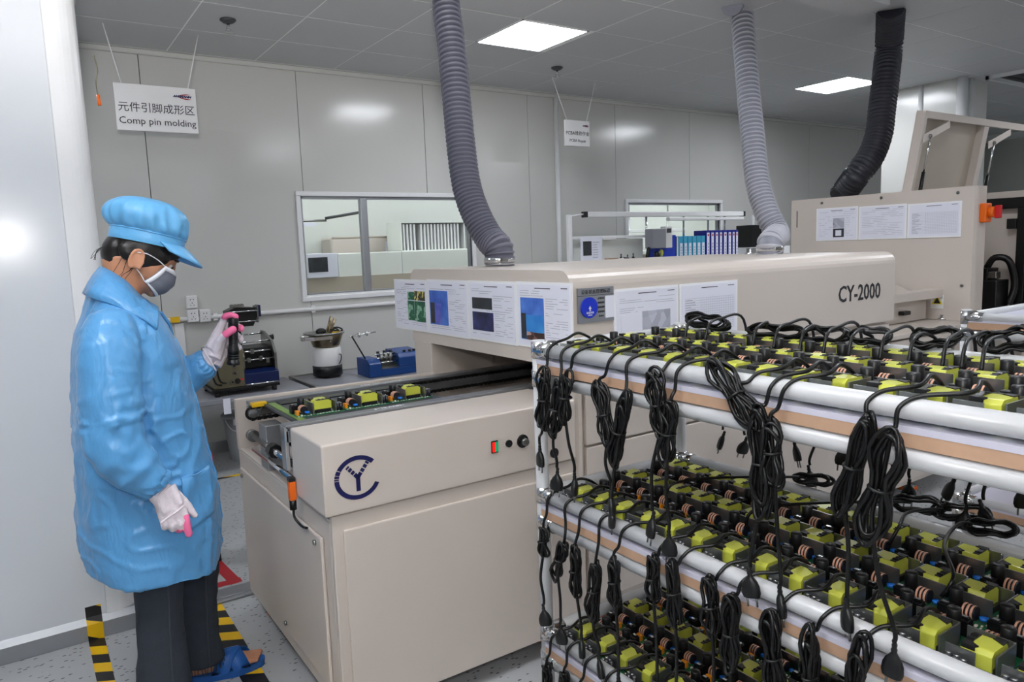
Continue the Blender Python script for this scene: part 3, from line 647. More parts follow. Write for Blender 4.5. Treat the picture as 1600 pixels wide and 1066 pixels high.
# ---- exhaust hoses
def hose(lb, pts, r, p0, p1, mc, mw, n=22, collar=None, top=None, kk=10):
    sp_ = spline(pts, kk); L = [0]
    for a, b_ in zip(sp_[:-1], sp_[1:]): L.append(L[-1]+(b_-a).length)
    tot = L[-1]
    def pos(s_):
        s_ = max(0, min(tot-1e-6, s_)); i = 0
        while L[i+1] < s_: i += 1
        return sp_[i].lerp(sp_[i+1], (s_-L[i])/(L[i+1]-L[i]))
    P_, Rr, mi = [], [], []; s_ = 0
    while s_ < tot:
        pitch_ = p0+(p1-p0)*s_/tot
        for q, f in ((0, .90), (.30, .885), (.62, .90), (.80, 1.0), (.93, 1.0)):
            if s_+q*pitch_ < tot: P_.append(pos(s_+q*pitch_)); Rr.append(r*f*(1+.012*rnd.uniform(-1, 1))); mi.append(1 if f > .95 else 0)
        s_ += pitch_
    t = thing('exhaust_hose', lb, 'hose', tuple(sp_[-1]))
    mb = MB().tube(P_, Rr, n, cap=True)
    for i in range(len(P_)-1):
        if mi[i]:
            for j in range(n): mb.m[i*n+j] = 1
    mb.build('corrugated_hose', [mc, mw], t)
    if collar:
        e = sp_[-1]; cm_ = MB().lathe([(r*.98, .012), (r*1.03, .014), (r*1.03, .036), (r*.98, .038)], (e.x, e.y, e.z), 26).lathe([(r*.93, -.003), (r*.93, .02)], (e.x, e.y, e.z), 26)
        c_ = cm_.build('clamp_collar', 'chrome', t); MB().cbox((e.x-r*.3, e.y-r*1.03, e.z+.025), (.03, .02, .016)).build('clamp_screw', 'steel', c_)
    return t
def onto(px, py, w): return atw(px, py, w)
h1 = [Vector((1.97, 3.38, ZC)), onto(697, 2, 3.72), onto(704, 60, 3.68), onto(712, 140, 3.62), onto(720, 225, 3.56), onto(729, 290, 3.52), onto(744, 335, 3.48), onto(764, 372, 3.45), Vector((1.875, 2.88, HZ1+.075)), Vector((1.875, 2.88, HZ1+.004))]
hose('grey corrugated exhaust hose nearest the worker rising from the hood', h1, .071, .033, .016, 'hose_cloth', 'hose_wire', collar=True)
h2 = [Vector((3.72, 3.06, ZC)), onto(1156, 2, 4.58), onto(1164, 80, 4.5), onto(1170, 150, 4.42), onto(1177, 220, 4.34), onto(1184, 285, 4.26), onto(1199, 335, 4.18), onto(1214, 365, 4.12), Vector((3.42, 2.55, HZ1+.06)), Vector((3.42, 2.55, HZ1+.004))]
hose('middle silver grey exhaust hose rising from hood far end', h2, .070, .036, .02, 'hose_light', 'hose_light_wire', collar=True)
h3 = [Vector((4.715, 2.64, ZC)), onto(1389, 70, 4.82), onto(1384, 120, 4.80), onto(1378, 170, 4.78), onto(1373, 210, 4.76), onto(1360, 245, 4.74), onto(1340, 272, 4.74), Vector((4.62, 2.86, 1.72)), Vector((4.60, 2.88, 1.676))]
hose('black exhaust hose curving down behind the tall unit', h3, .085, .028, .022, 'hose_black', 'hose_black_wire')
t = thing('duct_collar', 'bare metal duct collar on hood beside the silver hose foot', 'collar', (3.51, 2.70, HZ1))
MB().lathe([(.072, 0), (.072, .006), (.062, .008), (.062, .034), (.057, .034), (.057, .0)], (3.51, 2.70, HZ1), 26).build('collar_ring', 'chrome', t)
# ================================================================ pipe racks
def pipe_rack(lb, x0, x1, y0, y1, tiers, r, gap, zfeet, ztop_post):
    "x0,x1,y0,y1 are pipe axes; tiers are the z of the upper rail axis"
    t = thing('pipe_rack', lb, 'rack', ((x0+x1)/2, (y0+y1)/2, 0), 'pipe racks')
    for x in (x0, x1):
        for y in (y0, y1):
            p_ = MB().cyl((x, y, zfeet), (x, y, ztop_post), r, n=16).build('post', 'pipe_white', t)
            cs = MB().lathe([(.02, zfeet-.012), (.02, zfeet), (.012, zfeet+.004), (.012, zfeet+.02)], (x, y, 0), 12).tube([(x-.012, y, .032), (x+.012, y, .032)], .032, 16, smooth=False)
            cs.build('caster', 'black_plastic', p_)
    for z in tiers:
        for zz in (z, z-gap):
            for x in (x0, x1): MB().cyl((x, y0, zz), (x, y1, zz), r, n=18).build('rail', 'pipe_white', t)
            for y in (y0, y1): MB().cyl((x0, y, zz), (x1, y, zz), r, n=18).build('rail', 'pipe_white', t)
            for x in (x0, x1):
                for y in (y0, y1):
                    sx = 1 if x == x0 else -1; sy = (1 if y == y0 else -1)*(1 if y1 > y0 else -1); q = r*1.16
                    j = MB().cyl((x, y, zz-.021), (x, y, zz+.021), q, n=14).cyl((x, y, zz), (x, y+sy*.052, zz), q, n=14).cyl((x, y, zz), (x+sx*.052, y, zz), q, n=14)
                    j.cbox((x-sx*q*.2, y+sy*.028, zz), (q*2.2, .036, .006)).cbox((x+sx*.028, y-sy*q*.2, zz), (.036, q*2.2, .006)).tube([(x-sx*(q+.004), y+sy*.03, zz), (x-sx*(q-.004), y+sy*.03, zz)], .006, 8, smooth=False)
                    j.build('pipe_joint', 'chrome', t)
        zb = z-gap+r
        bd = MB().box(x0-r*.8, min(y0, y1)+.0, zb+.001, x1+r*.8, max(y0, y1)-.0, zb+.023).build('shelf_board', 'plywood', t)
        bx('white_sheet', 'shelf_top', x0-r*.85, min(y0, y1), zb+.0232, x1+r*.85, max(y0, y1), zb+.034, bd)
    return t
RX0, RX1, RY0, RY1 = 1.118, 1.645, 1.545, .12
TIERS = [1.154, .762, .370]; RR = .0175; GAP = .076
pipe_rack('near white pipe rack with three shelves full of power supply boards', RX0, RX1, RY0, RY1, TIERS, RR, GAP, .075, 1.1785)
pipe_rack('far white pipe rack with bare shelves beyond the near rack', 2.445, 3.05, 1.10, -.05, [1.157, .575], .0145, .052, .075, 1.181)
# ---------------------------------------------------------------- power supply boards
mat('pcb', '#1f6a45', .4, noise_amt=.35, noise_scale=90); mat('pcb_lime', '#6d8c40', .4, noise_amt=.2, noise_scale=40)
mat('tape_yellow', '#c2c74c', .3, noise_amt=.05); mat('ferrite', '#17171a', .4); mat('heat_sink', '#a0a3a2', .32, .9, noise_amt=.06)
mat('choke_pink', '#d9a58c', .5, noise_amt=0); mat('film_orange', '#e08a12', .35); mat('blue_cap', '#1a6fd0', .3)
mat('cap_top', '#d9dbde', .25, .8); mat('cap_sleeve', '#24262e', .4); mat('stripe_white', '#e8dcd4', .5, noise_amt=0)
BL, BW = .152, .076
def board(lb, group, loc):
    t = thing('power_supply_board', lb, 'circuit board', (0, 0, 0), group)
    pc = bx('circuit_board', 'pcb', 0, 0, 0, BL, BW, .0025, t)
    sm_ = MB()
    for k in range(14): x = .006+.010*k; sm_.cbox((x, .003+.002*(k % 3), .0032), (.005, .003, .0015))
    for k in range(10): sm_.cbox((rnd.uniform(.01, .145), rnd.uniform(.006, .07), .004), (.006, .004, .003))
    sm_.build('small_components', 'stripe_white', t)['kind'] = 'stuff'
    # heat sinks: bent sheet
    h = .042
    MB().box(.052, .003, .0025, .0545, .074, h).box(.0545, .0715, .0025, .118, .074, h*.96).build('heat_sink', 'heat_sink', t)
    MB().box(.126, .003, .0025, .1285, .047, h*.93).build('heat_sink', 'heat_sink', t)
    # transformer: yellow taped coil between ferrite halves
    tr = MB(); pts = [(.064, .012), (.064, .036), (.07, .044), (.112, .044), (.120, .037), (.120, .012)]
    tr.add([], []); tr.prism([(x, z) for x, z in pts], 'y', .022, .067); trn = tr.build('transformer', 'tape_yellow', t, bevel=.002)
    fe = MB().box(.068, .016, .0025, .116, .022, .014).box(.068, .067, .0025, .116, .070, .018).box(.072, .0265, .0025, .112, .066, .0118).prism([(.068, .040), (.074, .0455), (.079, .0450), (.083, .0475), (.090, .0452), (.097, .0468), (.104, .0445), (.110, .040)], 'y', .0222, .033)
    fe.prism([(.106, .0222), (.1205, .0222), (.1205, .043), (.116, .040), (.113, .045), (.109, .037), (.105, .034)], 'z', .0380, .0456)
    fe.prism([(.0635, .0668), (.0635, .049), (.068, .053), (.072, .048), (.076, .056), (.082, .0668)], 'z', .0380, .0456)
    fe.build('ferrite_core', 'ferrite', trn)
    # input side
    MB().lathe([(.0115, 0), (.0115, .050), (.010, .052), (.0, .052)], (.034, .055, .0025), 14).build('filter_capacitor', 'black_plastic', t)
    ck = MB().tube([(.030, .018, .020), (.030, .038, .020)], .0125, 14).build('choke', 'ferrite', t)
    st = MB()
    for k in range(3): y = .021+k*.007; st.tube([(.030, y, .020), (.030, y+.0036, .020)], .0134, 14)
    st.build('winding', 'choke_pink', ck)
    bx('film_capacitor', 'film_orange', .006, .020, .0025, .015, .038, .018, t, .001)
    cn = MB().box(.002, .050, .0025, .022, .072, .030).box(.004, .053, .030, .013, .069, .033).build('input_connector', 'black_plastic', t, bevel=.001)
    bx('connector_cap', 'cap_top', .006, .056, .0332, .012, .066, .0338, cn)
    MB().lathe([(.0, 0), (.008, .001), (.008, .006), (.0, .007)], (.035, .008, .010), 10, T=None).build('blue_capacitor', 'blue_cap', t)
    # output side
    oc = MB(); ot = MB()
    for (x, y) in ((.136, .012), (.147, .012), (.136, .024), (.147, .024), (.141, .036)): oc.lathe([(.0052, 0), (.0052, .026)], (x, y, .0025), 10); ot.lathe([(.0046, 0), (.0, .0004)], (x, y, .0287), 10)
    oco = oc.build('output_capacitors', 'cap_sleeve', t); oco['kind'] = 'stuff'; ot.build('capacitor_tops', 'cap_top', oco)['kind'] = 'stuff'
    MB().sphere((.142, .060, .012), (.005, .008, .008), 10, 6).cyl((.142, .060, .002), (.142, .060, .012), .0025, n=6).build('blue_capacitor', 'blue_cap', t)
    t.location = loc
    return t
TN = ['top', 'middle', 'bottom']; RN = ['front', 'middle', 'back']
proto = None; n_b = 16; PITCH = .0815
for k, zt in enumerate(TIERS):
    zb = zt-GAP+RR+.0345
    for row in range(3):
        for i in range(n_b):
            yc = 1.478-PITCH*i+rnd.uniform(-.002, .002); ang = rnd.uniform(-.02, .02)
            lb = f'power supply board, {ORD[i]} from the corner post, {RN[row]} row of the {TN[k]} shelf'
            if row == 0: loc = (1.140+BL, yc+BW/2, zb); a = PI+ang
            else: loc = ((1.302, 1.460)[row-1], yc-BW/2, zb); a = ang
            g_ = f'boards in the {RN[row]} row of the {TN[k]} shelf'
            if proto is None: proto = board(lb, g_, loc); proto.rotation_euler = (0, 0, a)
            else: dup(proto, loc, a, lb, g_)
# three boards riding the infeed conveyor in a pallet
t = thing('solder_pallet', 'dark pallet carrying three boards on the infeed conveyor', 'pallet', (.98, 2.5, .868))
bx('pallet_plate', 'dark_grey', .715, 2.292, .872, 1.27, 2.728, .880, t); bx('lime_board_edge', 'pcb_lime', .727, 2.30, .8802, .752, 2.72, .8825, t)
bx('panel_frame', 'black_plastic', .76, 2.30, .8802, 1.265, 2.33, .884, t); bx('panel_frame', 'black_plastic', .76, 2.66, .8802, 1.265, 2.72, .884, t)
for i, lb in enumerate(('power supply board nearest the worker on the infeed conveyor', 'middle of three power supply boards on the infeed conveyor', 'power supply board nearest the hood on the infeed conveyor')):
    d = dup(proto, (.735+.172*i, 2.40, .8805), 0, lb, 'boards on the infeed conveyor'); d.scale = (1.08, 1.30, 1.0)
    d2 = dup(proto, (.845+.186*i, 2.53, .878), 0, lb.replace('power supply board', 'power supply board in the rear file').replace('boards on', 'boards in the rear file on') if False else ['rear power supply board nearest the worker on the infeed conveyor', 'rear middle power supply board on the infeed conveyor', 'rear power supply board nearest the hood on the infeed conveyor'][i], 'boards on the infeed conveyor') if False else None
# ---------------------------------------------------------------- power cords
def loops(mb, c, ax, la, n, h, wd, r, seed, pinch=.7):
    "bundle of n long loops about c: ax long direction, la lateral direction, tied in the middle"
    q = random.Random(seed); ax = Vector(ax).normalized(); la = Vector(la); la = (la-ax*la.dot(ax)).normalized(); no = ax.cross(la)
    for i in range(n):
        hh = h*q.uniform(.86, 1.08); ww = wd*q.uniform(.55, 1.15); off = no*(r*2.0*((i % 3)-1)*.95)+la*q.uniform(-.3, .3)*wd*.35+ax*q.uniform(-.08, .08)*h
        ph = q.uniform(-.25, .25); pts = []
        for k in range(26):
            a = 2*PI*k/26; cz = math.cos(a); f = 1-pinch+pinch*min(1, abs(cz)*1.9)**1.3
            end = 1 if abs(cz) < .98 else .8
            pts.append(Vector(c)+off+ax*(hh/2*cz)+la*(ww*math.sin(a)*f*end+ph*wd*cz*.5)+no*(r*1.2*math.sin(3*a+i)))
        mb.tube(pts, r, 6, closed=True)
    return mb
def plug(parent, p, d, seed):
    "two pin plug hanging at p, pointing along d"
    d = Vector(d).normalized(); s_ = Vector((0, 1, 0)); s_ = (s_-d*s_.dot(d)).normalized(); n_ = d.cross(s_)
    ang = random.Random(seed).uniform(-.9, .9); s2 = s_*math.cos(ang)+n_*math.sin(ang); n2 = d.cross(s2)
    def ring(t_, w_, h_): 
        return [Vector(p)+d*t_+s2*(w_*math.cos(2*PI*k/12))*(1 if abs(math.cos(2*PI*k/12)) < .9 else .96)+n2*(h_*math.sin(2*PI*k/12)) for k in range(12)]
    mb = MB().loft([ring(-.024, .0032, .0032), ring(-.020, .0045, .0045), ring(-.016, .0036, .0036), ring(-.012, .0052, .005), ring(-.008, .0042, .0042), ring(-.003, .007, .006), ring(.004, .013, .008), ring(.014, .0175, .009), ring(.026, .0185, .009), ring(.034, .016, .0085)])
    o = mb.build('plug', 'black_plastic', parent)
    for sg in (-1, 1): MB().cyl(Vector(p)+d*.034+s2*.0085*sg, Vector(p)+d*.052+s2*.0085*sg, .0021, n=6).build('prong', 'steel', o)
RC = .0038
ck_ = 0
def cord_front(lb, k, ya, yb, zc, h=.15, wd=.02, n=5, tilt=0, plugz=None, plugy=None, xoff=0, loopx=None, hump=.0):
    """cord of a front row board on tier k: leaves its board at ya, crosses the rail, bundle centred at (yb, zc); plug end hangs to plugz"""
    global ck_; ck_ += 1; sd = 100+ck_; q = random.Random(sd)
    zt = TIERS[k]+RR; zb = TIERS[k]-GAP+RR+.0345; xr = RX0-RR
    t = thing('power_cable', lb, 'cord', (xr-.02, yb, zc), f'cords over the {TN[k]} rail')
    ax = Vector((0, math.sin(tilt), math.cos(tilt))); c = Vector((xr-.022-xoff, yb, zc)); top = c+ax*h*.46
    pts = [(1.262, ya+.01, zb+.03), (1.235, ya+.008, zb+.05+hump), (1.19, ya, max(zt+.012, zb+.066)+hump), (1.15, ya-.004, zt+.014+hump*.6), (RX0, ya*.45+yb*.55, zt+RC+.0015+hump*.3), (xr-.005, ya*.2+yb*.8, zt-.012), (xr-.010, ya*.08+yb*.92+(top.y-yb)*.5, (zt-.03)*.6+top.z*.4), top+Vector((.004, .003, .006)), c+Vector((.003, 0, 0))]
    cab = MB().tube(spline(pts, 7), RC, 7).build('cable', 'black_rubber', t)
    b_ = loops(MB(), c, ax, (0, 1, .0), n, h, wd, RC, sd); b_.build('coil', 'black_rubber', t)
    tie = MB(); la = ax.cross(Vector((1, 0, 0))); pts = [c+la*(wd*.62*math.cos(a))+Vector((1, 0, 0))*(RC*4.2*math.sin(a)) for a in [2*PI*j/12 for j in range(12)]]
    tie.tube(pts, .0028, 6, closed=True); tie.build('tie', 'black_plastic', t)
    if plugz is not None:
        py_ = plugy if plugy is not None else yb+q.uniform(-.03, .02); e = Vector((xr-.02+q.uniform(-.004, .02), py_, plugz+.024))
        mid = c-ax*h*.3
        pts = [c, mid, (mid+e)/2+Vector((-.004, q.uniform(-.012, .012), 0)), e+Vector((0, 0, .02)), e]
        MB().tube(spline(pts, 7), RC, 7).build('cable', 'black_rubber', t)
        plug(t, e-Vector((0, 0, .024)), (q.uniform(-.1, .1), q.uniform(-.15, .15), -1), sd)
    return t
top_c = [  # ya, yb, zc, h, w, n, tilt, plugz, plugy
 (1.47, 1.475, 1.035, .15, .022, 6, -.08, .885, 1.515), (1.39, 1.425, 1.020, .15, .022, 5, -.25, .845, 1.43), (1.31, 1.385, 1.055, .12, .019, 3, -.12, .84, 1.385),
 (1.23, 1.245, 1.035, .15, .024, 6, .25, .83, 1.25), (1.14, 1.195, 1.005, .17, .02, 5, -.25, .80, 1.245), (1.07, 1.075, 1.085, .14, .024, 6, .22, .82, 1.11), (1.00, 1.045, 1.03, .14, .018, 4, -.1, .80, 1.05),
 (.83, .875, 1.135, .16, .026, 6, .75, None, None), (.78, .820, 1.02, .19, .020, 6, .05, .79, .845), (.74, .795, 1.045, .12, .022, 4, .1, .77, .79),
 (.585, .645, 1.055, .17, .020, 5, -.25, .80, .66), (.51, .600, 1.030, .18, .026, 6, -.2, .76, .575)]
for i, a in enumerate(top_c): cord_front(f'black power cord over the top rail, {ORD[i]} from the corner post', 0, *a[:3], *a[3:9])
mid_c = [(1.48, 1.495, .655, .085, .014, 3, 0, .455, 1.50), (1.40, 1.425, .63, .12, .018, 3, -.35, .43, 1.435), (1.33, 1.365, .620, .12, .014, 5, 0, .42, 1.37), (1.25, 1.295, .595, .15, .018, 4, -.12, .40, 1.30),
 (1.16, 1.22, .645, .12, .015, 5, .05, .395, 1.215), (1.06, 1.095, .70, .10, .016, 4, 0, .43, 1.10), (.99, 1.035, .69, .13, .018, 5, .1, .41, 1.05), (.90, .935, .70, .12, .02, 4, .1, .42, .94),
 (.83, .885, .665, .15, .018, 6, 0, .42, .875), (.74, .79, .66, .16, .02, 6, .1, .42, .79), (.66, .715, .66, .17, .016, 6, 0, .4, .72), (.58, .635, .68, .17, .022, 5, -.12, .4, .63)]
for i, a in enumerate(mid_c): cord_front(f'black power cord over the middle rail, {ORD[i]} from the corner post', 1, *a[:3], *a[3:9])
bot_c = [(1.48, 1.50, .25, .12, .014, 4, 0, None, None), (1.41, 1.43, .26, .12, .016, 4, -.1, None, None), (1.32, 1.36, .25, .13, .018, 4, 0, None, None), (1.24, 1.28, .24, .13, .018, 4, .1, None, None), (1.15, 1.19, .25, .13, .018, 4, 0, None, None)]
for i, a in enumerate(bot_c): cord_front(f'black power cord over the bottom rail, {ORD[i]} from the corner post', 2, *a[:3], *a[3:9])
def cord_back(lb, k, y, zc, h, wd, n, ax, x, plugp=None, group='cords at the rack back'):
    global ck_; ck_ += 1; sd = 300+ck_; q = random.Random(sd)
    zb = TIERS[k]-GAP+RR+.0345; t = thing('power_cable', lb, 'cord', (x, y, zc), group)
    c = Vector((x, y, zc)); pts = [(1.478, y-.03, zb+.032), (1.50, y-.025, zb+.072), (1.56, y-.01, zb+.082), (x-.03, y, max(zc+.01, zb+.07)), c]
    MB().tube(spline(pts, 7), RC, 7).build('cable', 'black_rubber', t)
    loops(MB(), c, ax, (.4, .2, 1) if abs(Vector(ax).z) < .5 else (0, 1, 0), n, h, wd, RC, sd, .45).build('coil', 'black_rubber', t)
    if plugp:
        e = Vector(plugp)
        MB().tube(spline([c, c+Vector((.025, 0, -.04)), (c+e)/2+Vector((.02, q.uniform(-.01, .01), 0)), e+Vector((0, 0, .045)), e+Vector((0, 0, .024))], 6), RC, 7).build('cable', 'black_rubber', t)
        plug(t, e, (q.uniform(-.2, .2), q.uniform(-.5, .5), -1), sd)
    return t
zt0 = TIERS[0]+RR
bk = [(1.40, 1.195, .16, .022, 6, (-.1, -1, -.05), 1.60), (1.18, 1.185, .15, .018, 5, (.1, -1, .0), 1.60), (1.05, 1.185, .13, .02, 5, (0, -1, .05), 1.62), (.93, 1.19, .09, .024, 4, (.2, -1, 0), 1.62), (.80, 1.195, .09, .026, 6, (.2, -1, .2), 1.64), (.665, 1.20, .09, .03, 6, (.3, -1, .3), 1.66)]
for i, (y, zc, h, wd, n, ax, x) in enumerate(bk):
    cord_back(f'coiled power cord lying along the top shelf back, {ORD[i]} from the corner post', 0, y, zc, h, wd, n, ax, x, (1.69, y+(.0 if i else .02)-.02*i*.3, .84+.02*(i % 3)))
for i, (y, z) in enumerate(((1.33, .84), (1.12, .80), (.99, .84), (.86, .83), (.735, .80), (.70, .82))):
    cord_back(f'black plug hanging behind the top shelf, {ORD[i]} from the corner post', 0, y, 1.02+.01*(i % 2), .10, .016, 3, (0, .1, 1), 1.70, (1.69, y+.01, z), 'plugs hanging behind the rack')
# cords of the middle shelf lying over its boards
for i, (ya, yb, xa, xb) in enumerate(((1.30, 1.12, 1.33, 1.66), (1.05, .86, 1.33, 1.68), (.80, .78, 1.48, 1.70), (.62, .70, 1.33, 1.66))):
    zb = TIERS[1]-GAP+RR+.0345
    t = thing('power_cable', f'cord lying across the middle shelf boards, {ORD[i]} from the corner post', 'cord', (xa, ya, zb+.05), 'cords across the middle shelf')
    MB().tube(spline([(xa, ya, zb+.03), (xa+.02, ya-.01, zb+.068), (xa*.6+xb*.4, (ya+yb)/2+.02, zb+.075), (xb-.05, yb+.02, zb+.068), (xb, yb, zb+.06)], 8), RC, 7).build('cable', 'black_rubber', t)
    loops(MB(), (xb+.0, yb-.02, zb+.06), (.3, -1, .1), (.3, .1, 1), 4, .10, .02, RC, 700+i, .4).build('coil', 'black_rubber', t)
# ================================================================ side table and forming machines by the back wall
TZ = .52
t = thing('side_table', 'low grey table along the back wall carrying the lead forming machines', 'table', (1.15, 5.2, 0))
MB().box(.25, 4.90, TZ-.03, 1.60, 5.47, TZ).build('table_top', 'table_grey', t, bevel=.003); MB().box(.25, 4.91, TZ-.07, 1.60, 4.94, TZ-.03).box(.25, 5.43, TZ-.07, 1.60, 5.46, TZ-.03).build('apron', 'rail_aluminium', t)
for x in (.55, 1.57):
    for y in (4.93, 5.44): bx('leg', 'rail_aluminium', x-.018, y-.018, 0, x+.018, y+.018, TZ-.03, t)
tg = MB().prism([(1.03, 4.898), (1.075, 4.898), (1.075, 4.8975), (1.03, 4.8975)], 'z', TZ-.1, TZ+.002).build('hanging_tag', 'paper', t)
t = thing('side_table', 'metal framed grey table under the blue machine and the white feeder', 'table', (2.3, 5.2, 0))
MB().box(1.66, 4.86, TZ-.02, 3.1, 5.44, TZ-.002).build('table_top', 'table_grey', t)
fr = MB()
for (a, b_, c, d) in ((1.63, 4.83, 3.13, 4.86), (1.63, 5.44, 3.13, 5.47), (1.63, 4.86, 1.66, 5.44), (3.1, 4.86, 3.13, 5.44)): fr.box(a, b_, TZ-.045, c, d, TZ+.004)
fr.build('table_frame', 'steel', t, bevel=.003)
for x in (1.645, 3.11):
    for y in (4.85, 5.45): bx('leg', 'steel', x-.015, y-.015, 0, x+.015, y+.015, TZ-.04, t)
# bin
bx_, by_ = 1.225, 5.33
t = thing('waste_bin', 'pale grey plastic bin with a lid half under the grey table', 'bin', (bx_, by_, 0))
MB().lathe([(.082, 0), (.085, .004), (.112, .30), (.106, .30), (.08, .01), (0, .01)], (bx_, by_, 0), 26).build('bucket', 'bin_grey', t)
MB().lathe([(.122, .302), (.128, .312), (.128, .325), (.11, .337), (.0, .345)], (bx_, by_, 0), 26).build('bin_lid', 'bin_grey', t)
hd = MB(); pts = []
for k in range(11): a = PI*1.12+PI*.42*k/10; pts.append((bx_+.113*math.cos(a)*1.04, by_+.113*math.sin(a)*1.06, .30-.075*math.sin(PI*k/10)))
hd.tube(pts, .004, 6); hd.build('handle', 'white_plastic', t); bx('lid_clip', 'white_plastic', bx_-.075, by_-.128, .27, bx_-.015, by_-.105, .315, t, .003)
# red bag behind the worker
rb = MB(); z0, z1 = .40, .60
rings = []
for k in range(7):
    z = z0+(z1-z0)*k/6; s_ = (.75, .9, 1, .95, .8, .5, .28)[k]
    rings.append([(.63+.062*s_*math.cos(a)*(1+.12*math.sin(3*a+k)), 3.62+.05*s_*math.sin(a), z+.01*math.sin(2*a+k)) for a in [2*PI*j/16 for j in range(16)]])
# stool under it
st = thing('stool', 'small dark stool behind the worker holding the red bag', 'stool', (.63, 3.62, 0))
MB().lathe([(0, .375), (.09, .375), (.095, .385), (.095, .395), (0, .398)], (.60, 3.62, 0), 20).build('seat', 'black_plastic', st)
for a in range(4):
    c_, s_ = math.cos(a*PI/2+.8), math.sin(a*PI/2+.8); MB().cyl((.60+.07*c_, 3.62+.07*s_, .378), (.60+.1*c_, 3.62+.1*s_, 0), .009, n=8).build('leg', 'black_metal', st)
rbo = MB().loft(rings).build('bag', 'red'); tag(rbo, 'crumpled red bag half hidden behind the front of the blue coat', 'bag')
# ---- olive and blue lead forming machine
mx0, mx1, my0, my1 = .985, 1.425, 4.98, 5.34
t = thing('forming_machine', 'olive and dark blue lead forming machine behind the flashlight', 'machine', (1.2, 5.16, TZ))
for (x, y) in ((1.02, 5.0), (1.39, 5.0), (1.02, 5.3), (1.39, 5.3)): MB().cyl((x, y, TZ), (x, y, TZ+.03), .018, n=10).build('foot', 'black_rubber', t)
bx('machine_base', 'black_metal', mx0, my0, TZ+.03, mx1, my1, TZ+.05, t, .004)
cb = bx('control_side', 'olive_metal', mx0+.02, my0+.01, TZ+.05, mx0+.215, my1-.01, TZ+.30, t, .006)
for (x, z, r_, mm) in ((.145, .245, .014, 'steel'), (.150, .195, .014, 'steel'), (.152, .145, .014, 'steel'), (.130, .09, .013, 'steel'), (.165, .092, .018, 'black_plastic'), (.07, .26, .012, 'steel')):
    k = MB().tube([(mx0+x, my0+.006, TZ+z), (mx0+x, my0-.002, TZ+z)], r_, 14).build('dial', mm, cb); MB().tube([(mx0+x, my0-.012, TZ+z), (mx0+x, my0-.002, TZ+z)], r_*.55, 12).build('dial_cap', 'black_plastic', k)
bx('red_mark', 'red', mx0+.185, my0+.008, TZ+.095, mx0+.205, my0+.0095, TZ+.105, cb)
MB().tube(spline([(mx0+.03, my0-.0, TZ+.28), (mx0+.0, my0-.03, TZ+.2), (mx0+.02, my0-.03, TZ+.10), (mx0+.06, my0-.01, TZ+.08)], 6), .006, 6).tube(spline([(mx0+.06, my0-.0, TZ+.29), (mx0+.035, my0-.025, TZ+.2), (mx0+.05, my0-.025, TZ+.11), (mx0+.09, my0-.01, TZ+.09)], 6), .006, 6).build('cables', 'black_rubber', t)
xr0 = mx0+.215
MB().prism([(my0+.01, TZ+.05), (my0+.01, TZ+.13), (my0+.06, TZ+.15), (my1-.02, TZ+.15), (my1-.02, TZ+.05)], 'x', xr0, mx1).build('blue_tray', 'dark_blue', t, bevel=.003)
MB().cyl((xr0, my0+.006, TZ+.058), (mx1, my0+.006, TZ+.058), .006, n=8).build('front_rod', 'chrome', t)
MB().prism([(my0+.07, TZ+.15), (my0+.05, TZ+.24), (my0+.09, TZ+.31), (my1-.08, TZ+.36), (my1-.02, TZ+.36), (my1-.02, TZ+.15)], 'x', xr0, xr0+.02).build('side_plate', 'steel', t, bevel=.002)
MB().prism([(my0+.03, TZ+.05), (my0+.03, TZ+.25), (my0+.09, TZ+.33), (my1-.08, TZ+.38), (my1-.02, TZ+.38), (my1-.02, TZ+.05)], 'x', mx1-.016, mx1).build('side_plate', 'steel', t, bevel=.002)
MB().box(xr0+.02, my0+.10, TZ+.15, mx1-.016, my1-.03, TZ+.29).build('mechanism', 'black_metal', t, bevel=.006)
for (y, z) in ((my0+.06, .215), (my0+.07, .27), (my0+.12, .33), (my1-.06, .365)): MB().cyl((xr0, y, TZ+z), (mx1, y, TZ+z), .006, n=8).build('guide_bar', 'chrome', t)
for (x, y, z) in ((.26, .06, .215), (.34, .06, .22), (.385, .06, .20), (.29, .07, .27)): MB().cbox((mx0+x, my0+y, TZ+z), (.022, .022, .03)).build('bar_clamp', 'steel', t, bevel=.003)
MB().tube([(mx1, my1-.1, TZ+.335), (mx1+.05, my1-.1, TZ+.335)], [.008, .02], 10).build('knob', 'black_plastic', t)
# head on a column
MB().box(xr0+.015, my1-.12, TZ+.29, xr0+.055, my1-.07, TZ+.45).build('column', 'black_metal', t, bevel=.004)
hd = MB().prism([(xr0-.03, TZ+.47), (xr0-.04, TZ+.54), (xr0+.02, TZ+.565), (xr0+.15, TZ+.555), (xr0+.165, TZ+.50), (xr0+.13, TZ+.43), (xr0+.02, TZ+.43)], 'y', my1-.16, my1-.05).build('feed_head', 'black_metal', t, bevel=.006)
for z in (.465, .535): MB().cyl((xr0-.03, my1-.17, TZ+z), (xr0+.17, my1-.17, TZ+z), .005, n=8).build('feed_rod', 'chrome', hd)
for k in range(4): MB().tube([(xr0+.0+.022*k, my1-.165, TZ+.575), (xr0+.0+.022*k, my1-.13, TZ+.575)], .012, 12).build('roller', 'steel', hd)
bx('head_end', 'steel', xr0+.16, my1-.165, TZ+.45, xr0+.17, my1-.055, TZ+.565, hd, .002); bx('blue_tip', 'dark_blue', xr0+.17, my1-.15, TZ+.49, xr0+.19, my1-.07, TZ+.57, hd, .002)
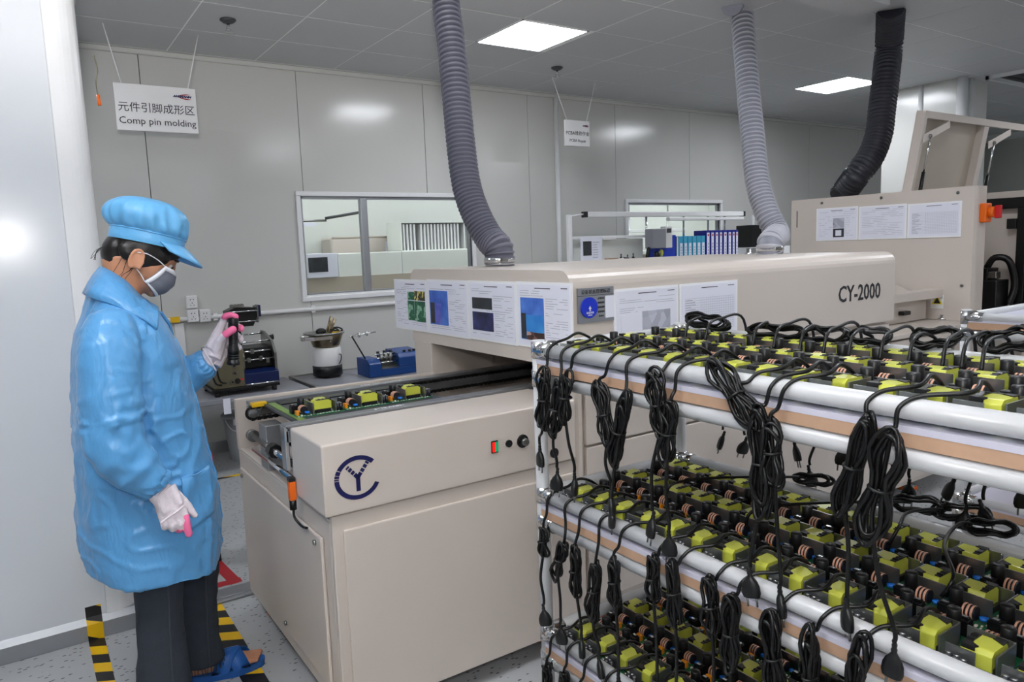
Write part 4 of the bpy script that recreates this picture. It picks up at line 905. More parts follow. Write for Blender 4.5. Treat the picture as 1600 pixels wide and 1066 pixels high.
# ---- bowl feeder
fx, fy = 1.86, 5.25
t = thing('bowl_feeder', 'vibrating bowl feeder with white body and steel bowl on table', 'feeder', (fx, fy, TZ))
MB().lathe([(.095, .01), (.108, .015), (.108, .085), (.10, .09)], (fx, fy, TZ), 26).build('base_ring', 'black_plastic', t)
for k in range(3): MB().cyl((fx+.08*math.cos(2.1*k), fy+.08*math.sin(2.1*k), TZ), (fx+.08*math.cos(2.1*k), fy+.08*math.sin(2.1*k), TZ+.015), .016, n=8).build('foot', 'black_rubber', t)
dr = MB().lathe([(.103, .088), (.105, .092), (.105, .215), (.10, .222), (0, .222)], (fx, fy, TZ), 28).build('drum', 'white_plastic', t)
MB().tube(spline([(fx+.06, fy-.09, TZ+.17), (fx+.07, fy-.107, TZ+.165), (fx+.067, fy-.108, TZ+.13), (fx+.05, fy-.112, TZ+.10)], 5), .004, 6).build('cable', 'black_rubber', dr)
bw = MB().lathe([(.0, .226), (.09, .226), (.098, .232), (.130, .325), (.126, .328), (.094, .24), (.0, .238)], (fx, fy, TZ), 30).build('bowl', 'bowl_steel', t)
MB().lathe([(.127, .318), (.150, .322), (.150, .332), (.127, .332)], (fx-.01, fy, TZ), 26).build('bowl_track', 'steel', bw)
MB().prism([(fx-.21, fy-.09), (fx-.13, fy-.13), (fx+.0, fy-.145), (fx-.02, fy-.10), (fx-.12, fy-.06)], 'z', TZ+.29, TZ+.315).box(fx-.215, fy-.11, TZ+.29, fx-.195, fy-.07, TZ+.325).build('outlet_chute', 'chrome', t, bevel=.003)
text('2', .03, FRONT(fx-.01, fy-.127, TZ+.28), 'white_plastic', 'painted_number', bw)
for (dx, dz, sx) in ((.06, .18, .05), (.09, .16, .085)):
    MB().tube([(fx-.02, fy-.02, TZ+.27), (fx-.02+dx, fy-.03, TZ+.27+dz)], .008, 8).tube([(fx-.02+.018, fy-.02, TZ+.27), (fx-.02+dx+.006, fy-.03, TZ+.27+dz-.006)], .007, 8).build('tweezers_handle' if False else 'steel_strip', 'bowl_steel', t)
MB().tube(spline([(fx-.0, fy-.05, TZ+.30), (fx+.04, fy-.08, TZ+.36), (fx+.08, fy-.06, TZ+.34), (fx+.03, fy-.03, TZ+.35), (fx+.09, fy+.0, TZ+.36), (fx+.12, fy-.03, TZ+.34), (fx+.08, fy+.02, TZ+.30)], 6), .006, 6).sphere((fx-.05, fy-.05, TZ+.345), (.04, .03, .025), 10, 6).build('loose_leads', 'black_rubber', t)
bx('yellow_tag', 'yellow', fx+.02, fy-.09, TZ+.322, fx+.075, fy-.05, TZ+.335, t)
# ---- blue cutting machine
qx, qy = 2.06, 4.93
t = thing('cutting_machine', 'blue lead cutting machine on the table beside the hood', 'machine', (2.26, 5.05, TZ))
MB().box(qx+.09, qy, TZ+.0, qx+.42, qy+.24, TZ+.055).build('machine_base', 'blue_paint', t, bevel=.004)
MB().prism([(qy, TZ+.055), (qy, TZ+.125), (qy+.03, TZ+.155), (qy+.24, TZ+.17), (qy+.24, TZ+.055)], 'x', qx+.235, qx+.42).build('motor_housing', 'blue_paint', t, bevel=.006)
MB().prism([(qy+.0, TZ+.0), (qy+.0, TZ+.10), (qy+.05, TZ+.13), (qy+.24, TZ+.13), (qy+.24, TZ+.0)], 'x', qx, qx+.09).build('end_housing', 'blue_paint', t, bevel=.008)
for z, y in ((.13, .05), (.155, .08), (.10, .03)): MB().cyl((qx+.08, qy+y, TZ+z), (qx+.24, qy+y, TZ+z), .007, n=10).build('shaft', 'chrome', t)
for (x) in (.12, .155, .19): MB().tube([(qx+x-.012, qy+.07, TZ+.13), (qx+x+.012, qy+.07, TZ+.13)], .03, 14).build('cutter_wheel', 'steel', t)
MB().prism([(qy+.0, TZ+.056), (qy+.10, TZ+.11), (qy+.10, TZ+.056)], 'x', qx+.095, qx+.232).build('chute', 'steel', t)
for (x, y) in ((.11, .10), (.17, .12), (.225, .13)): MB().tube([(qx+x, qy+y, TZ+.13), (qx+x, qy+y, TZ+.175)], [.008, .013], 8).build('knob', 'black_plastic', t)
for (x) in (.30, .345, .38): MB().tube([(qx+x, qy+.05, TZ+.158), (qx+x, qy+.05, TZ+.172)], .011, 12).build('dial', 'black_plastic', t)
ar = MB().tube([(qx+.01, qy+.10, TZ+.13), (qx-.06, qy+.16, TZ+.30)], .006, 8).build('support_arm', 'black_metal', t)
MB().cyl((qx-.08, qy+.16, TZ+.300), (qx+.13, qy+.16, TZ+.315), .005, n=8).tube([(qx-.01, qy+.16, TZ+.303), (qx+.0, qy+.16, TZ+.304)], .018, 12).tube([(qx+.05, qy+.16, TZ+.308), (qx+.06, qy+.16, TZ+.309)], .018, 12).build('reel_rod', 'chrome', ar)

# ================================================================ repair bench in front of the second window
BZ = 1.24; by0, by1 = 4.80, 5.45
t = thing('repair_bench', 'pale repair bench with overhead light bar in front of the second window', 'bench', (5.3, 5.1, 0))
bx('bench_top', 'white_plastic', 4.0, by0, BZ-.03, 7.0, by1, BZ, t, .003)
for x in (4.06, 6.94):
    for y in (by0+.04, by1-.04): bx('leg', 'white_trim', x-.02, y-.02, 0, x+.02, y+.02, BZ-.03, t)
for x in (4.045,): bx('upright', 'white_trim', x-.02, 5.06, BZ, x+.02, 5.10, 1.69, t, .004)
bx('upright', 'white_trim', 6.9, 5.38, BZ, 6.94, 5.42, 1.69, t, .004)
bx('cross_rail', 'white_trim', 4.065, 5.065, 1.475, 5.0, 5.095, 1.50, t, .003); bx('rail_bracket', 'white_plastic', 4.42, 5.045, 1.462, 4.56, 5.07, 1.488, t, .004)
MB().tube([(4.06, 5.08, 1.675), (4.21, 5.05, 1.695)], .008, 6).build('support_arm', 'white_trim', t)
lbar = MB().box(4.20, 5.02, 1.665, 6.3, 5.08, 1.712).build('light_bar', 'white_trim', t, bevel=.006)
for x in (4.185, 6.3): bx('end_cap', 'black_plastic', x, 5.018, 1.663, x+.025, 5.082, 1.714, lbar, .003)
bx('tube_shade', 'white_plastic', 5.2, 5.0, 1.625, 6.28, 5.05, 1.655, lbar, .006)
for (x, z) in ((4.95, 1.40), (5.45, 1.40), (5.80, 1.28), (5.92, 1.28), (6.05, 1.28)): MB().cyl((x, 5.06, z), (x, 5.06, 1.665), .010, n=8).build('hanger_tube', 'chrome', t)
bx('back_board', 'room_white', 4.06, 5.12, 1.262, 4.96, 5.135, 1.47, t)
# papers and tools on the bench
t = thing('document_stand', 'paper with dark picture standing on the repair bench', 'document', (4.24, 5.0, BZ))
bx('sheet', 'paper', 4.11, 5.0, BZ, 4.35, 5.012, 1.492, t); bx('printed_photo', 'photo_dark', 4.13, 4.998, 1.33, 4.225, 4.9995, 1.455, t)
mb = MB()
for k in range(7): mb.box(4.24, 4.9985, 1.31+.022*k, 4.24+rnd.uniform(.05, .09), 4.9995, 1.315+.022*k)
mb.build('printed_lines', 'ink_grey', t)['kind'] = 'stuff'
t = thing('soldering_iron', 'white handled tool with black cable lying on repair bench', 'tool', (4.3, 4.85, BZ))
MB().tube(spline([(4.05, 4.86, BZ+.012), (4.2, 4.84, BZ+.03), (4.38, 4.85, BZ+.04), (4.48, 4.87, BZ+.05)], 5), .012, 8).build('handle', 'white_plastic', t); MB().tube(spline([(4.48, 4.87, BZ+.05), (4.55, 4.88, BZ+.045), (4.52, 4.9, BZ+.02), (4.58, 4.9, BZ+.015)], 5), .016, 8).build('cable', 'black_rubber', t)
t = thing('parts_tray', 'small brown parts tray on the repair bench', 'tray', (4.46, 5.0, BZ)); bx('tray', 'plywood', 4.40, 4.97, BZ, 4.52, 5.03, BZ+.06, t, .004); bx('tray_slot', 'olive_metal', 4.41, 4.965, BZ+.03, 4.51, 4.9695, BZ+.05, t)
for k, (x, h_, lb) in enumerate(((4.60, .09, 'black bottle nearest the brown tray on bench'), (4.68, .08, 'middle black bottle on repair bench'), (4.75, .09, 'black bottle farthest from the brown tray on bench'))):
    t = thing('bottle', lb, 'bottle', (x, 5.03, BZ), 'bottles on the repair bench'); MB().lathe([(.014, 0), (.014, h_*.6), (.005, h_*.75), (.004, h_)], (x, 5.03, BZ), 10).build('bottle_body', 'black_plastic', t); MB().lathe([(.006, h_*.9), (.006, h_), (0, h_+.004)], (x, 5.03, BZ), 8).build('cap', 'black_metal', t)
t = thing('microscope', 'grey inspection microscope on a black stand beside the blue binder', 'microscope', (4.950, 4.95, BZ))
MB().tube([(4.860, 4.97, BZ), (4.890, 4.97, BZ+.13), (4.930, 4.97, BZ+.15)], .018, 8).build('stand', 'black_plastic', t); bx('head', 'table_grey', 4.890, 4.92, BZ+.13, 5.070, 5.02, BZ+.31, t, .008); bx('display', 'white_plastic', 5.070, 4.93, BZ+.13, 5.160, 5.0, BZ+.33, t, .005); bx('display_screen', 'dark_grey', 5.085, 4.928, BZ+.27, 5.145, 4.9305, BZ+.31, t)
MB().sphere((5.040, 4.96, BZ+.085), (.022, .022, .035), 10, 6).build('indicator', 'tape_yellow', t); MB().lathe([(.02, .02), (.03, .06), (.03, .10)], (4.980, 4.95, BZ), 10).build('lens', 'black_plastic', t); bx('base_plate', 'black_metal', 4.840, 4.9, BZ, 5.020, 5.03, BZ+.012, t)

mat('binder_blue', '#16208c', .4); mat('binder_cyan', '#38a0c4', .4); mat('box_blue', '#1438b4', .4)
t = thing('document_box', 'bright blue document box on bench left of the pale blue files', 'box', (5.14, 5.05, BZ)); bx('box_shell', 'box_blue', 5.01, 4.99, BZ, 5.27, 5.12, BZ+.25, t, .004); bx('box_label', 'paper', 5.275, 4.984, BZ+.03, 5.295, 4.9885, BZ+.23, t)
def binder(lb, x, wd, h_, mc, lab, grp, rdot):
    t = thing('ring_binder', lb, 'binder', (x+wd/2, 5.05, BZ), grp)
    bx('cover', mc, x+.002, 4.98, BZ, x+wd-.002, 5.14, BZ+h_, t, .003)
    a = lab; bx('spine_label', 'paper', x+wd*.22, 4.978, BZ+h_*a[0], x+wd*.78, 4.9795, BZ+h_*a[1], t)
    if rdot: bx('red_dot', 'red', x+wd*.36, 4.9772, BZ+h_*(a[1]-.12), x+wd*.64, 4.9778, BZ+h_*(a[1]-.05), t)
    o = MB()
    for k in range(4): o.box(x+wd*.40, 4.9772, BZ+h_*(a[0]+.06+.11*k), x+wd*.60, 4.9778, BZ+h_*(a[0]+.12+.11*k))
    o.build('spine_lettering', 'ink_grey', t)['kind'] = 'stuff'
for k in range(6): binder(f'pale blue file, {ORD[k]} from the bright blue document box', 5.30+.062*k, .06, .235, 'binder_cyan', (.12, .72), 'pale blue files on the repair bench', False)
x = 5.68
for k, wd in enumerate((.062, .06, .06, .055, .07, .062, .05, .045)): binder(f'dark blue binder, {ORD[k]} from the pale blue files', x, wd, .285, 'binder_blue', (.12, .92), 'dark blue binders on the repair bench', True); x += wd+.003
t = thing('power_supply', 'black bench power supply with cream front behind the silver hose foot', 'instrument', (6.5, 5.05, BZ))
bx('stand_shelf', 'white_trim', 6.40, 4.95, BZ, 6.98, 5.2, BZ+.10, t, .004); bx('case', 'black_metal', 6.40, 5.0, BZ+.10, 6.70, 5.2, BZ+.33, t, .004); bx('front_panel', 'cream_paint', 6.705, 4.98, BZ+.10, 6.95, 5.2, BZ+.33, t, .004)
for (x, z) in ((6.73, .205), (6.83, .205), (6.73, .285), (6.83, .285)): bx('meter', 'black_plastic', x, 4.977, BZ+z-.015, x+.06, 4.9795, BZ+z+.03, t)
for k in range(5): MB().tube([(6.73+.045*k, 4.97, BZ+.15), (6.73+.045*k, 4.98, BZ+.15)], .013, 10).build('knob', 'black_plastic', t)
# ================================================================ the room behind the windows
struct(bx('wall_divider', 'room_white', 1.3, 7.75, 0, 8.9, 7.8, ZC)); struct(bx('wall_side', 'room_white', 1.2, YW+.07, 0, 1.3, 7.8, ZC)); struct(bx('wall_end', 'room_white', 8.9, YW+.07, 0, 9.0, 7.8, ZC))
for k, (x, y) in enumerate(((2.4, 6.5), (4.2, 6.5), (6.4, 6.5), (8.0, 6.5))):
    t = thing('ceiling_lamp', f'lit ceiling lamp of the room behind the windows, {ORD[k]} from the left', 'ceiling lamp', (x, y, ZC-.02), 'lamps of the room behind'); bx('diffuser', 'lamp_panel_far', x-.28, y-.28, ZC-.012, x+.28, y+.28, ZC-.004, t); bx('lamp_frame', 'white_trim', x-.3, y-.3, ZC-.004, x+.3, y+.3, ZC-.001, t)
t = thing('white_machine', 'white machine with dark screen seen through the left window', 'machine', (3.2, 6.95, 0))
bx('cabinet_body', 'room_white', 2.62, 6.9, 0, 4.14, 7.4, 1.428, t, .01); bx('panel_seam', 'ink_grey', 3.3, 6.897, 1.2, 3.303, 6.8995, 1.43, t); bx('lower_panel', 'cream_inner', 2.2, 6.88, .0, 4.14, 6.9, 1.20, t)
mo = bx('screen_unit', 'paper', 2.30, 6.86, 1.20, 2.60, 6.92, 1.432, t, .006); bx('screen', 'photo_dark', 2.31, 6.857, 1.255, 2.50, 6.8595, 1.395, mo)
t = thing('beige_cabinet', 'beige rounded cabinet top seen through the left window', 'cabinet', (2.95, 7.45, 0)); bx('cabinet_body', 'cream_paint', 2.75, 7.42, 0, 3.62, 7.72, 1.60, t, .03); bx('door_label', 'paper', 3.36, 7.415, 1.43, 3.48, 7.4195, 1.54, t); bx('top_lip', 'cream_inner', 2.76, 7.415, 1.585, 3.60, 7.42, 1.595, t)
t = thing('plate_rack', 'rack of upright white plates seen through the left window', 'rack', (3.72, 7.1, 1.43))
bx('rack_back', 'black_plastic', 3.38, 7.34, 1.43, 4.16, 7.36, 1.72, t); bx('rack_top', 'room_white', 3.36, 7.02, 1.715, 4.18, 7.36, 1.73, t); bx('rack_side', 'room_white', 3.36, 7.02, 1.43, 3.375, 7.36, 1.715, t); bx('rack_side', 'room_white', 4.165, 7.02, 1.43, 4.18, 7.36, 1.715, t); bx('rack_floor', 'room_white', 3.36, 7.02, 1.428, 4.18, 7.36, 1.434, t)
for k in range(19):
    if k in (4, 17): continue
    bx('plate', 'white_plastic', 3.395+.0405*k, 7.03, 1.435, 3.413+.0405*k, 7.33, 1.705, t)
t = thing('jointed_lamp', 'thin jointed lamp arm with pale strip seen through the left window', 'arm', (2.5, 7.2, 1.75)); MB().cyl((2.0, 7.7, 1.78), (2.62, 7.15, 1.755), .012, n=6).build('lower_arm', 'steel', t); MB().cyl((2.60, 7.12, 1.775), (2.95, 7.1, 1.83), .014, n=6).build('upper_arm', 'dark_grey', t); bx('strip', 'paper', 2.3, 7.1, 1.70, 2.5, 7.11, 1.735, t)
t = thing('back_counter', 'pale counter with lamp tubes seen through the second window', 'counter', (6.2, 7.0, 0)); bx('counter_top', 'room_white', 5.0, 6.9, 1.28, 8.4, 7.5, 1.32, t); bx('counter_body', 'cream_inner', 5.05, 6.95, 0, 8.35, 7.45, 1.28, t)
t = thing('back_door', 'olive brown door panel seen through second window', 'door', (5.75, 7.6, 0)); bx('door_leaf', 'olive_metal', 5.9, 7.68, 0, 6.45, 7.74, 1.62, t); bx('door_top', 'room_white', 5.9, 7.68, 1.62, 6.45, 7.74, 1.95, t)
t = thing('tube_lamp', 'white tube lamp hood seen through second window', 'lamp', (7.0, 7.0, 1.55)); bx('lamp_hood', 'white_plastic', 6.3, 7.0, 1.56, 7.6, 7.12, 1.60, t, .006); bx('lamp_end', 'white_trim', 6.2, 6.99, 1.5, 6.33, 7.13, 1.66, t, .006); 
for x in (6.6, 7.3): MB().cyl((x, 7.06, 1.6), (x, 7.06, ZC), .012, n=8).build('hanger', 'chrome', t)
# ================================================================ the worker
mat('skin', '#c0896a', .5, spec=.4, noise_amt=.06, noise_scale=30); mat('hair_black', '#14100f', .4, noise_amt=.25, noise_scale=80)
m = mat('coat_blue', '#5599cf', .34, spec=.55, noise_amt=.05, noise_scale=6, bump=.0)
nt = m.node_tree; b = nt.nodes['Principled BSDF']; b.inputs['Sheen Weight'].default_value = .06; b.inputs['Sheen Roughness'].default_value = .4
tc = nt.nodes['Texture Coordinate']; mp = nt.nodes.new('ShaderNodeMapping'); mp.inputs['Rotation'].default_value = (0, .5, 0); mp.inputs['Scale'].default_value = (1, 1, .45); nt.links.new(tc.outputs['Object'], mp.inputs['Vector'])
n1 = nt.nodes.new('ShaderNodeTexNoise'); n1.inputs['Scale'].default_value = 11; n1.inputs['Detail'].default_value = 2.5; n1.inputs['Distortion'].default_value = .9; nt.links.new(mp.outputs['Vector'], n1.inputs['Vector'])
n2 = nt.nodes.new('ShaderNodeTexNoise'); n2.inputs['Scale'].default_value = 26; n2.inputs['Detail'].default_value = 2; n2.inputs['Distortion'].default_value = 1.2; nt.links.new(mp.outputs['Vector'], n2.inputs['Vector'])
ad = nt.nodes.new('ShaderNodeMath'); ad.operation = 'MULTIPLY_ADD'; ad.inputs[1].default_value = .4; nt.links.new(n2.outputs['Fac'], ad.inputs[0]); nt.links.new(n1.outputs['Fac'], ad.inputs[2])
bp = nt.nodes.new('ShaderNodeBump'); bp.inputs['Strength'].default_value = .45; bp.inputs['Distance'].default_value = .02; nt.links.new(ad.outputs[0], bp.inputs['Height']); nt.links.new(bp.outputs['Normal'], b.inputs['Normal'])
mat('cap_blue', '#66aee0', .36, spec=.5, noise_amt=.05, bump=.3, bump_scale=40)
mat('denim', '#353b44', .75, spec=.2, noise_amt=.22, noise_scale=40, bump=.3, bump_scale=120); mat('denim_thread', '#383e47', .8)
mat('glove_white', '#ddd3da', .7, noise_amt=.04, bump=.35, bump_scale=220); mat('glove_pink', '#ee6f9e', .6, noise_amt=.05)
mat('mask_grey', '#6d717d', .7, noise_amt=.05); mat('mask_white', '#dcdde2', .6); mat('slipper_blue', '#1d5aa6', .5); mat('shirt_dark', '#1a1d2b', .7); mat('eye_white', '#cfc6bf', .2); mat('lip', '#8e5248', .5)
def fuse(mb, voxel, smooth=2, decim=None):
    "one continuous surface out of overlapping closed pieces"
    me = bpy.data.meshes.new('f'); me.from_pydata(mb.v, [], mb.f); ob = bpy.data.objects.new('f', me); col.objects.link(ob)
    r_ = ob.modifiers.new('r', 'REMESH'); r_.mode = 'VOXEL'; r_.voxel_size = voxel; r_.use_smooth_shade = True
    if smooth: s_ = ob.modifiers.new('s', 'SMOOTH'); s_.iterations = smooth; s_.factor = .5
    dg = bpy.context.evaluated_depsgraph_get(); e = ob.evaluated_get(dg); m2 = bpy.data.meshes.new_from_object(e)
    vs = [v.co.copy() for v in m2.vertices]; ns = [v.normal.copy() for v in m2.vertices]; fs = [tuple(p.vertices) for p in m2.polygons]
    bpy.data.objects.remove(ob); bpy.data.meshes.remove(me); bpy.data.meshes.remove(m2)
    return vs, ns, fs
def mesh_from(vs, fs, name, m, parent=None):
    mb = MB(); mb.add(vs, fs, True); return mb.build(name, m, parent)
def ell_ring(c, fx, fy, rx, ry, n=28, ex=2.0):
    "ring about c in the directions fx, fy"
    out = []
    for k in range(n):
        a = 2*PI*k/n; ca, sa = math.cos(a), math.sin(a)
        q = (abs(ca)**ex+abs(sa)**ex)**(-1/ex); out.append(Vector(c)+Vector(fx)*rx*ca*q+Vector(fy)*ry*sa*q)
    return out
def limb(mb, pts, rs, n=20, k=5):
    sp_ = spline(pts, k); rr_ = []
    for i in range(len(rs)-1):
        for j in range(k): rr_.append(rs[i]+(rs[i+1]-rs[i])*j/k)
    rr_.append(rs[-1]); return mb.tube(sp_, rr_, n)
YM = 2.42
HP = math.radians(30); EAR = Vector((.298, YM, 1.425))
Hf = Vector((math.cos(HP), 0, -math.sin(HP))); Hu = Vector((math.sin(HP), 0, math.cos(HP))); Hl = Vector((0, 1, 0))
def hd_(a, l, b_): return EAR+Hf*a+Hl*l+Hu*b_
HT = Matrix(((Hf.x, 0, Hu.x, EAR.x), (0, 1, 0, EAR.y), (Hf.z, 0, Hu.z, EAR.z), (0, 0, 0, 1)))
# ---- body: one continuous skin from head to feet
bm_ = MB()
for c, r_ in (((.012, 0, .048), (.093, .075, .090)), ((.04, 0, .0), (.064, .064, .082)), ((.045, 0, -.042), (.046, .052, .04)), ((.078, 0, -.066), (.018, .022, .016)), ((.072, 0, .043), (.031, .054, .022)), ((.103, 0, .0), (.018, .014, .016)), ((.098, 0, .016), (.013, .009, .026)), ((.092, 0, -.040), (.014, .024, .014)), ((.055, .040, -.012), (.03, .02, .03)), ((.055, -.040, -.012), (.03, .02, .03))): bm_.sphere(c, r_, 20, 14, HT)
for s_ in (-1, 1):
    et = HT @ Matrix.Translation((-.004, s_*.073, -.004)) @ Matrix.Rotation(math.radians(-10), 4, 'Y')
    bm_.sphere((0, 0, 0), (.016, .007, .028), 12, 10, et)
    bm_.tube([et @ Vector((.018*math.cos(a)-.001, s_*.0065, .031*math.sin(a))) for a in [-.9+5.2*k/14 for k in range(15)]], .0045, 8)
limb(bm_, [hd_(-.03, 0, -.005), (.262, YM, 1.36), (.235, YM, 1.29), (.225, YM, 1.22)], [.058, .054, .058, .075])
rings = []
for z, xb, xf, hw in ((1.315, .18, .28, .07), (1.27, .18, .30, .12), (1.20, .165, .33, .145), (1.05, .15, .35, .145), (.95, .14, .36, .15), (.85, .13, .38, .165), (.74, .15, .38, .165)):
    rings.append(ell_ring(((xb+xf)/2, YM, z), (1, 0, 0), (0, 1, 0), (xf-xb)/2, hw, 24))
bm_.loft(rings)
nW = at(248, 757, y=2.165); fW = at(326, 563, y=2.57)                # wrists
limb(bm_, [(.20, 2.30, 1.24), (.185, 2.225, 1.08), (.19, 2.20, .94), nW.lerp(Vector((.19, 2.20, .94)), .35), nW], [.036, .038, .036, .030, .018])
limb(bm_, [(.23, 2.54, 1.24), (.29, 2.60, 1.13), (.385, 2.62, 1.015), fW], [.036, .038, .034, .018])
nH = at(268, 800, y=2.16); fH = at(346, 526, y=2.57)
limb(bm_, [nW, nH], [.014, .010]); limb(bm_, [fW, fH], [.014, .010])
FL, NL = (.392, 2.545), (.262, 2.31)                                # ankles
limb(bm_, [(.27, 2.33, .80), (.272, 2.33, .45), (FL[0]*0+.268, 2.315, .10)], [.075, .05, .036]); limb(bm_, [(.33, 2.51, .80), (.405, 2.53, .45), (.402, 2.55, .10)], [.075, .05, .036])
def foot(ax_, ay_, dx, dy):
    d = Vector((dx, dy, 0)).normalized(); s_ = Vector((-d.y, d.x, 0)); o = Vector((ax_, ay_, 0)); rg = []
    for t_, w_, h_, zc in ((-.055, .020, .02, .045), (-.045, .028, .03, .052), (.0, .030, .045, .062), (.05, .034, .032, .050), (.10, .040, .022, .042), (.14, .041, .015, .037), (.155, .036, .012, .035)):
        rg.append(ell_ring(o+d*t_+Vector((0, 0, zc)), s_, (0, 0, 1), w_, h_, 16))
    bm_.loft(rg)
    for k in range(5):
        y_ = -.030+.0148*k; tl = .034-.0045*k if d.y >= -1 else 0
        p = o+d*.140+s_*(-y_)+Vector((0, 0, .037)); q = o+d*(.150+tl)+s_*(-y_)+Vector((0, 0, .033)); bm_.tube([p, q], [.0095, .0085-.0006*k], 10); bm_.sphere(q, .0085-.0006*k, 8, 6)
foot(.405, 2.553, 1, -.16); foot(.268, 2.315, 1, -.10)
vs, ns, fs = fuse(bm_, .0045, 3)
person = mesh_from(vs, fs, 'person', 'skin')
tag(person, 'worker in pale blue coat, cap and grey mask holding a black flashlight', 'person')
# ---- eyes, brows
for s_ in (-1, 1):
    e = MB().sphere(hd_(.083, s_*.032, .021), .0125, 12, 8).build('eye', 'eye_white', person); MB().sphere(hd_(.0915, s_*.033, .017), .0058, 10, 6).build('iris', 'hair_black', e)
    MB().tube([hd_(.0965-.002*abs(k-2), s_*(.020+.007*k), .024-.0012*(k-2)**2) for k in range(5)], .0024, 6).build('eyelashes', 'hair_black', person)
    MB().tube([hd_(.104-.0018*k*k*.5, s_*(.014+.008*k), .046+.002*k-.0007*k*k) for k in range(5)], [.003, .004, .004, .003, .0015], 6).build('eyebrow', 'hair_black', person)
# ---- hair
hb = MB().sphere((.006, 0, .042), (.092, .082, .086), 24, 16, HT).sphere((-.062, 0, .005), (.032, .052, .050), 16, 12, HT).sphere((-.050, 0, -.022), (.030, .050, .032), 16, 12, HT)
for s_ in (-1, 1): hb.sphere((.040, s_*.060, .040), (.036, .018, .020), 12, 10, HT).sphere((.072, s_*.048, .060), (.028, .02, .020), 12, 10, HT).sphere((-.03, s_*.066, .012), (.03, .016, .03), 12, 10, HT)
vs, ns, fs = fuse(hb, .006, 2); hair = mesh_from(vs, fs, 'hair', 'hair_black', person)
st = MB(); q = random.Random(5)
for k in range(5):
    a = -.030+.013*k; j1, j2, j3 = q.uniform(-.012, .012), q.uniform(-.016, .016), q.uniform(-.02, .02)
    st.tube(spline([hd_(a*.6-.02, -.070, .02), hd_(a-.012+j1, -.069, -.030), hd_(a-.018+j2, -.060, -.062), hd_(a-.022+j3, -.056, -.085-.02*q.random())], 4), .0007, 4)
for k in range(6): st.tube(spline([hd_(-.085, -.03+.01*k, .0), hd_(-.094-q.uniform(0, .006), -.03+.010*k, -.025), hd_(-.090-q.uniform(0, .012), -.03+.01*k, -.05)], 4), .0006, 4)
st.build('stray_hair', 'hair_black', hair)['kind'] = 'stuff'
# ---- cap
HC = Vector((.333, YM, 1.471)); ct = math.radians(15)
Cf = Vector((math.cos(ct), 0, -math.sin(ct))); Cu = Vector((math.sin(ct), 0, math.cos(ct)))
rings = []; NR = 72
prof = [(-.004, .101, .088, 0), (.004, .103, .090, 0), (.018, .103, .090, 0), (.030, .102, .089, 0), (.033, .104, .091, -.001), (.040, .111, .099, -.004), (.055, .117, .106, -.008), (.072, .118, .108, -.011), (.090, .113, .103, -.013), (.106, .100, .091, -.013), (.119, .080, .073, -.010), (.127, .055, .05, -.006), (.131, .028, .026, -.003), (.132, .004, .004, 0)]
for i, (h_, rx, ry, sh) in enumerate(prof):
    rg = ell_ring(HC+Cu*h_+Cf*sh, Cf, Hl, rx, ry, NR); o_ = []
    for k, p in enumerate(rg):
        d = (p-(HC+Cu*h_)).normalized(); g_ = 0
        if 4 <= i <= 9: g_ = .0055*math.sin(k*2*PI/NR*19+.8*math.sin(k*.35))*(1 if i < 7 else .5)
        g_ += (.011 if i > 4 else .0016)*noise.noise(p*15+Vector((3, 1, 7)))+(.006 if i > 4 else 0)*noise.noise(p*32)
        if 5 <= i <= 9: g_ += -.010*max(0, 1-abs(((k/NR*360+180-q.uniform(0, 0)) % 45)-22)/9)*(.6 if i in (5, 9) else 1)*(.5+.5*noise.noise(Vector((k//9, 2, 0))*3.3))
        o_.append(p+d*g_)
    rings.append(o_)
cap = MB().loft(rings, cap=False).build('cap', 'cap_blue', person); cap.modifiers.new('sub', 'SUBSURF').levels = 1; cap.modifiers['sub'].render_levels = 1
bv = []; nb = 25; nr = 6
for r_ in range(nr):
    t_ = r_/(nr-1)
    for k in range(nb):
        a = math.radians(-78+156*k/(nb-1)); w_ = math.cos(a*.98)**.55
        p = HC+Cu*(.008-.036*t_*w_-.012*t_*t_*w_)+Cf*(.102*math.cos(a)+.060*t_*w_)+Hl*(.089*math.sin(a)*(1+.03*t_)); bv.append(p)
br = MB(); br.add(bv, [(r_*nb+k, r_*nb+k+1, (r_+1)*nb+k+1, (r_+1)*nb+k) for r_ in range(nr-1) for k in range(nb-1)], True)
br = br.build('brim', 'cap_blue', cap); so = br.modifiers.new('solid', 'SOLIDIFY'); so.thickness = .004
MB().tube(ell_ring(HC+Cu*.030, Cf, Hl, .1035, .0905, 48), .0022, 6, closed=True).build('band_seam', 'cap_blue', cap)
# ---- face mask
NU, NV = 25, 13; mv = []
def mask_pt(u, v, off=0):
    ca = (1-v)**2*.110+2*v*(1-v)*.146+v*v*.090; cb_ = .016-.092*v
    ea = .070-.032*v; eb = .016-.066*v-.006*math.sin(PI*v); lat = .0655-.003*abs(v-.4)
    a_ = ea+(ca-ea)*max(0, math.cos(u*PI/2))**.75; s_ = math.sin(u*PI/2)
    return hd_(a_+off*(1-abs(u)*.4), s_*(lat+off*.8), cb_+(eb-cb_)*u*u)
for i in range(NV):
    for k in range(NU): mv.append(mask_pt(-1+2*k/(NU-1), i/(NV-1), .0012*math.sin(i/(NV-1)*PI*6)))
mk_ = MB(); mk_.add(mv, [(i*NU+k, i*NU+k+1, (i+1)*NU+k+1, (i+1)*NU+k) for i in range(NV-1) for k in range(NU-1)], True)
mask = mk_.build('face_mask', 'mask_grey', person); so = mask.modifiers.new('solid', 'SOLIDIFY'); so.thickness = .003; so.offset = 0
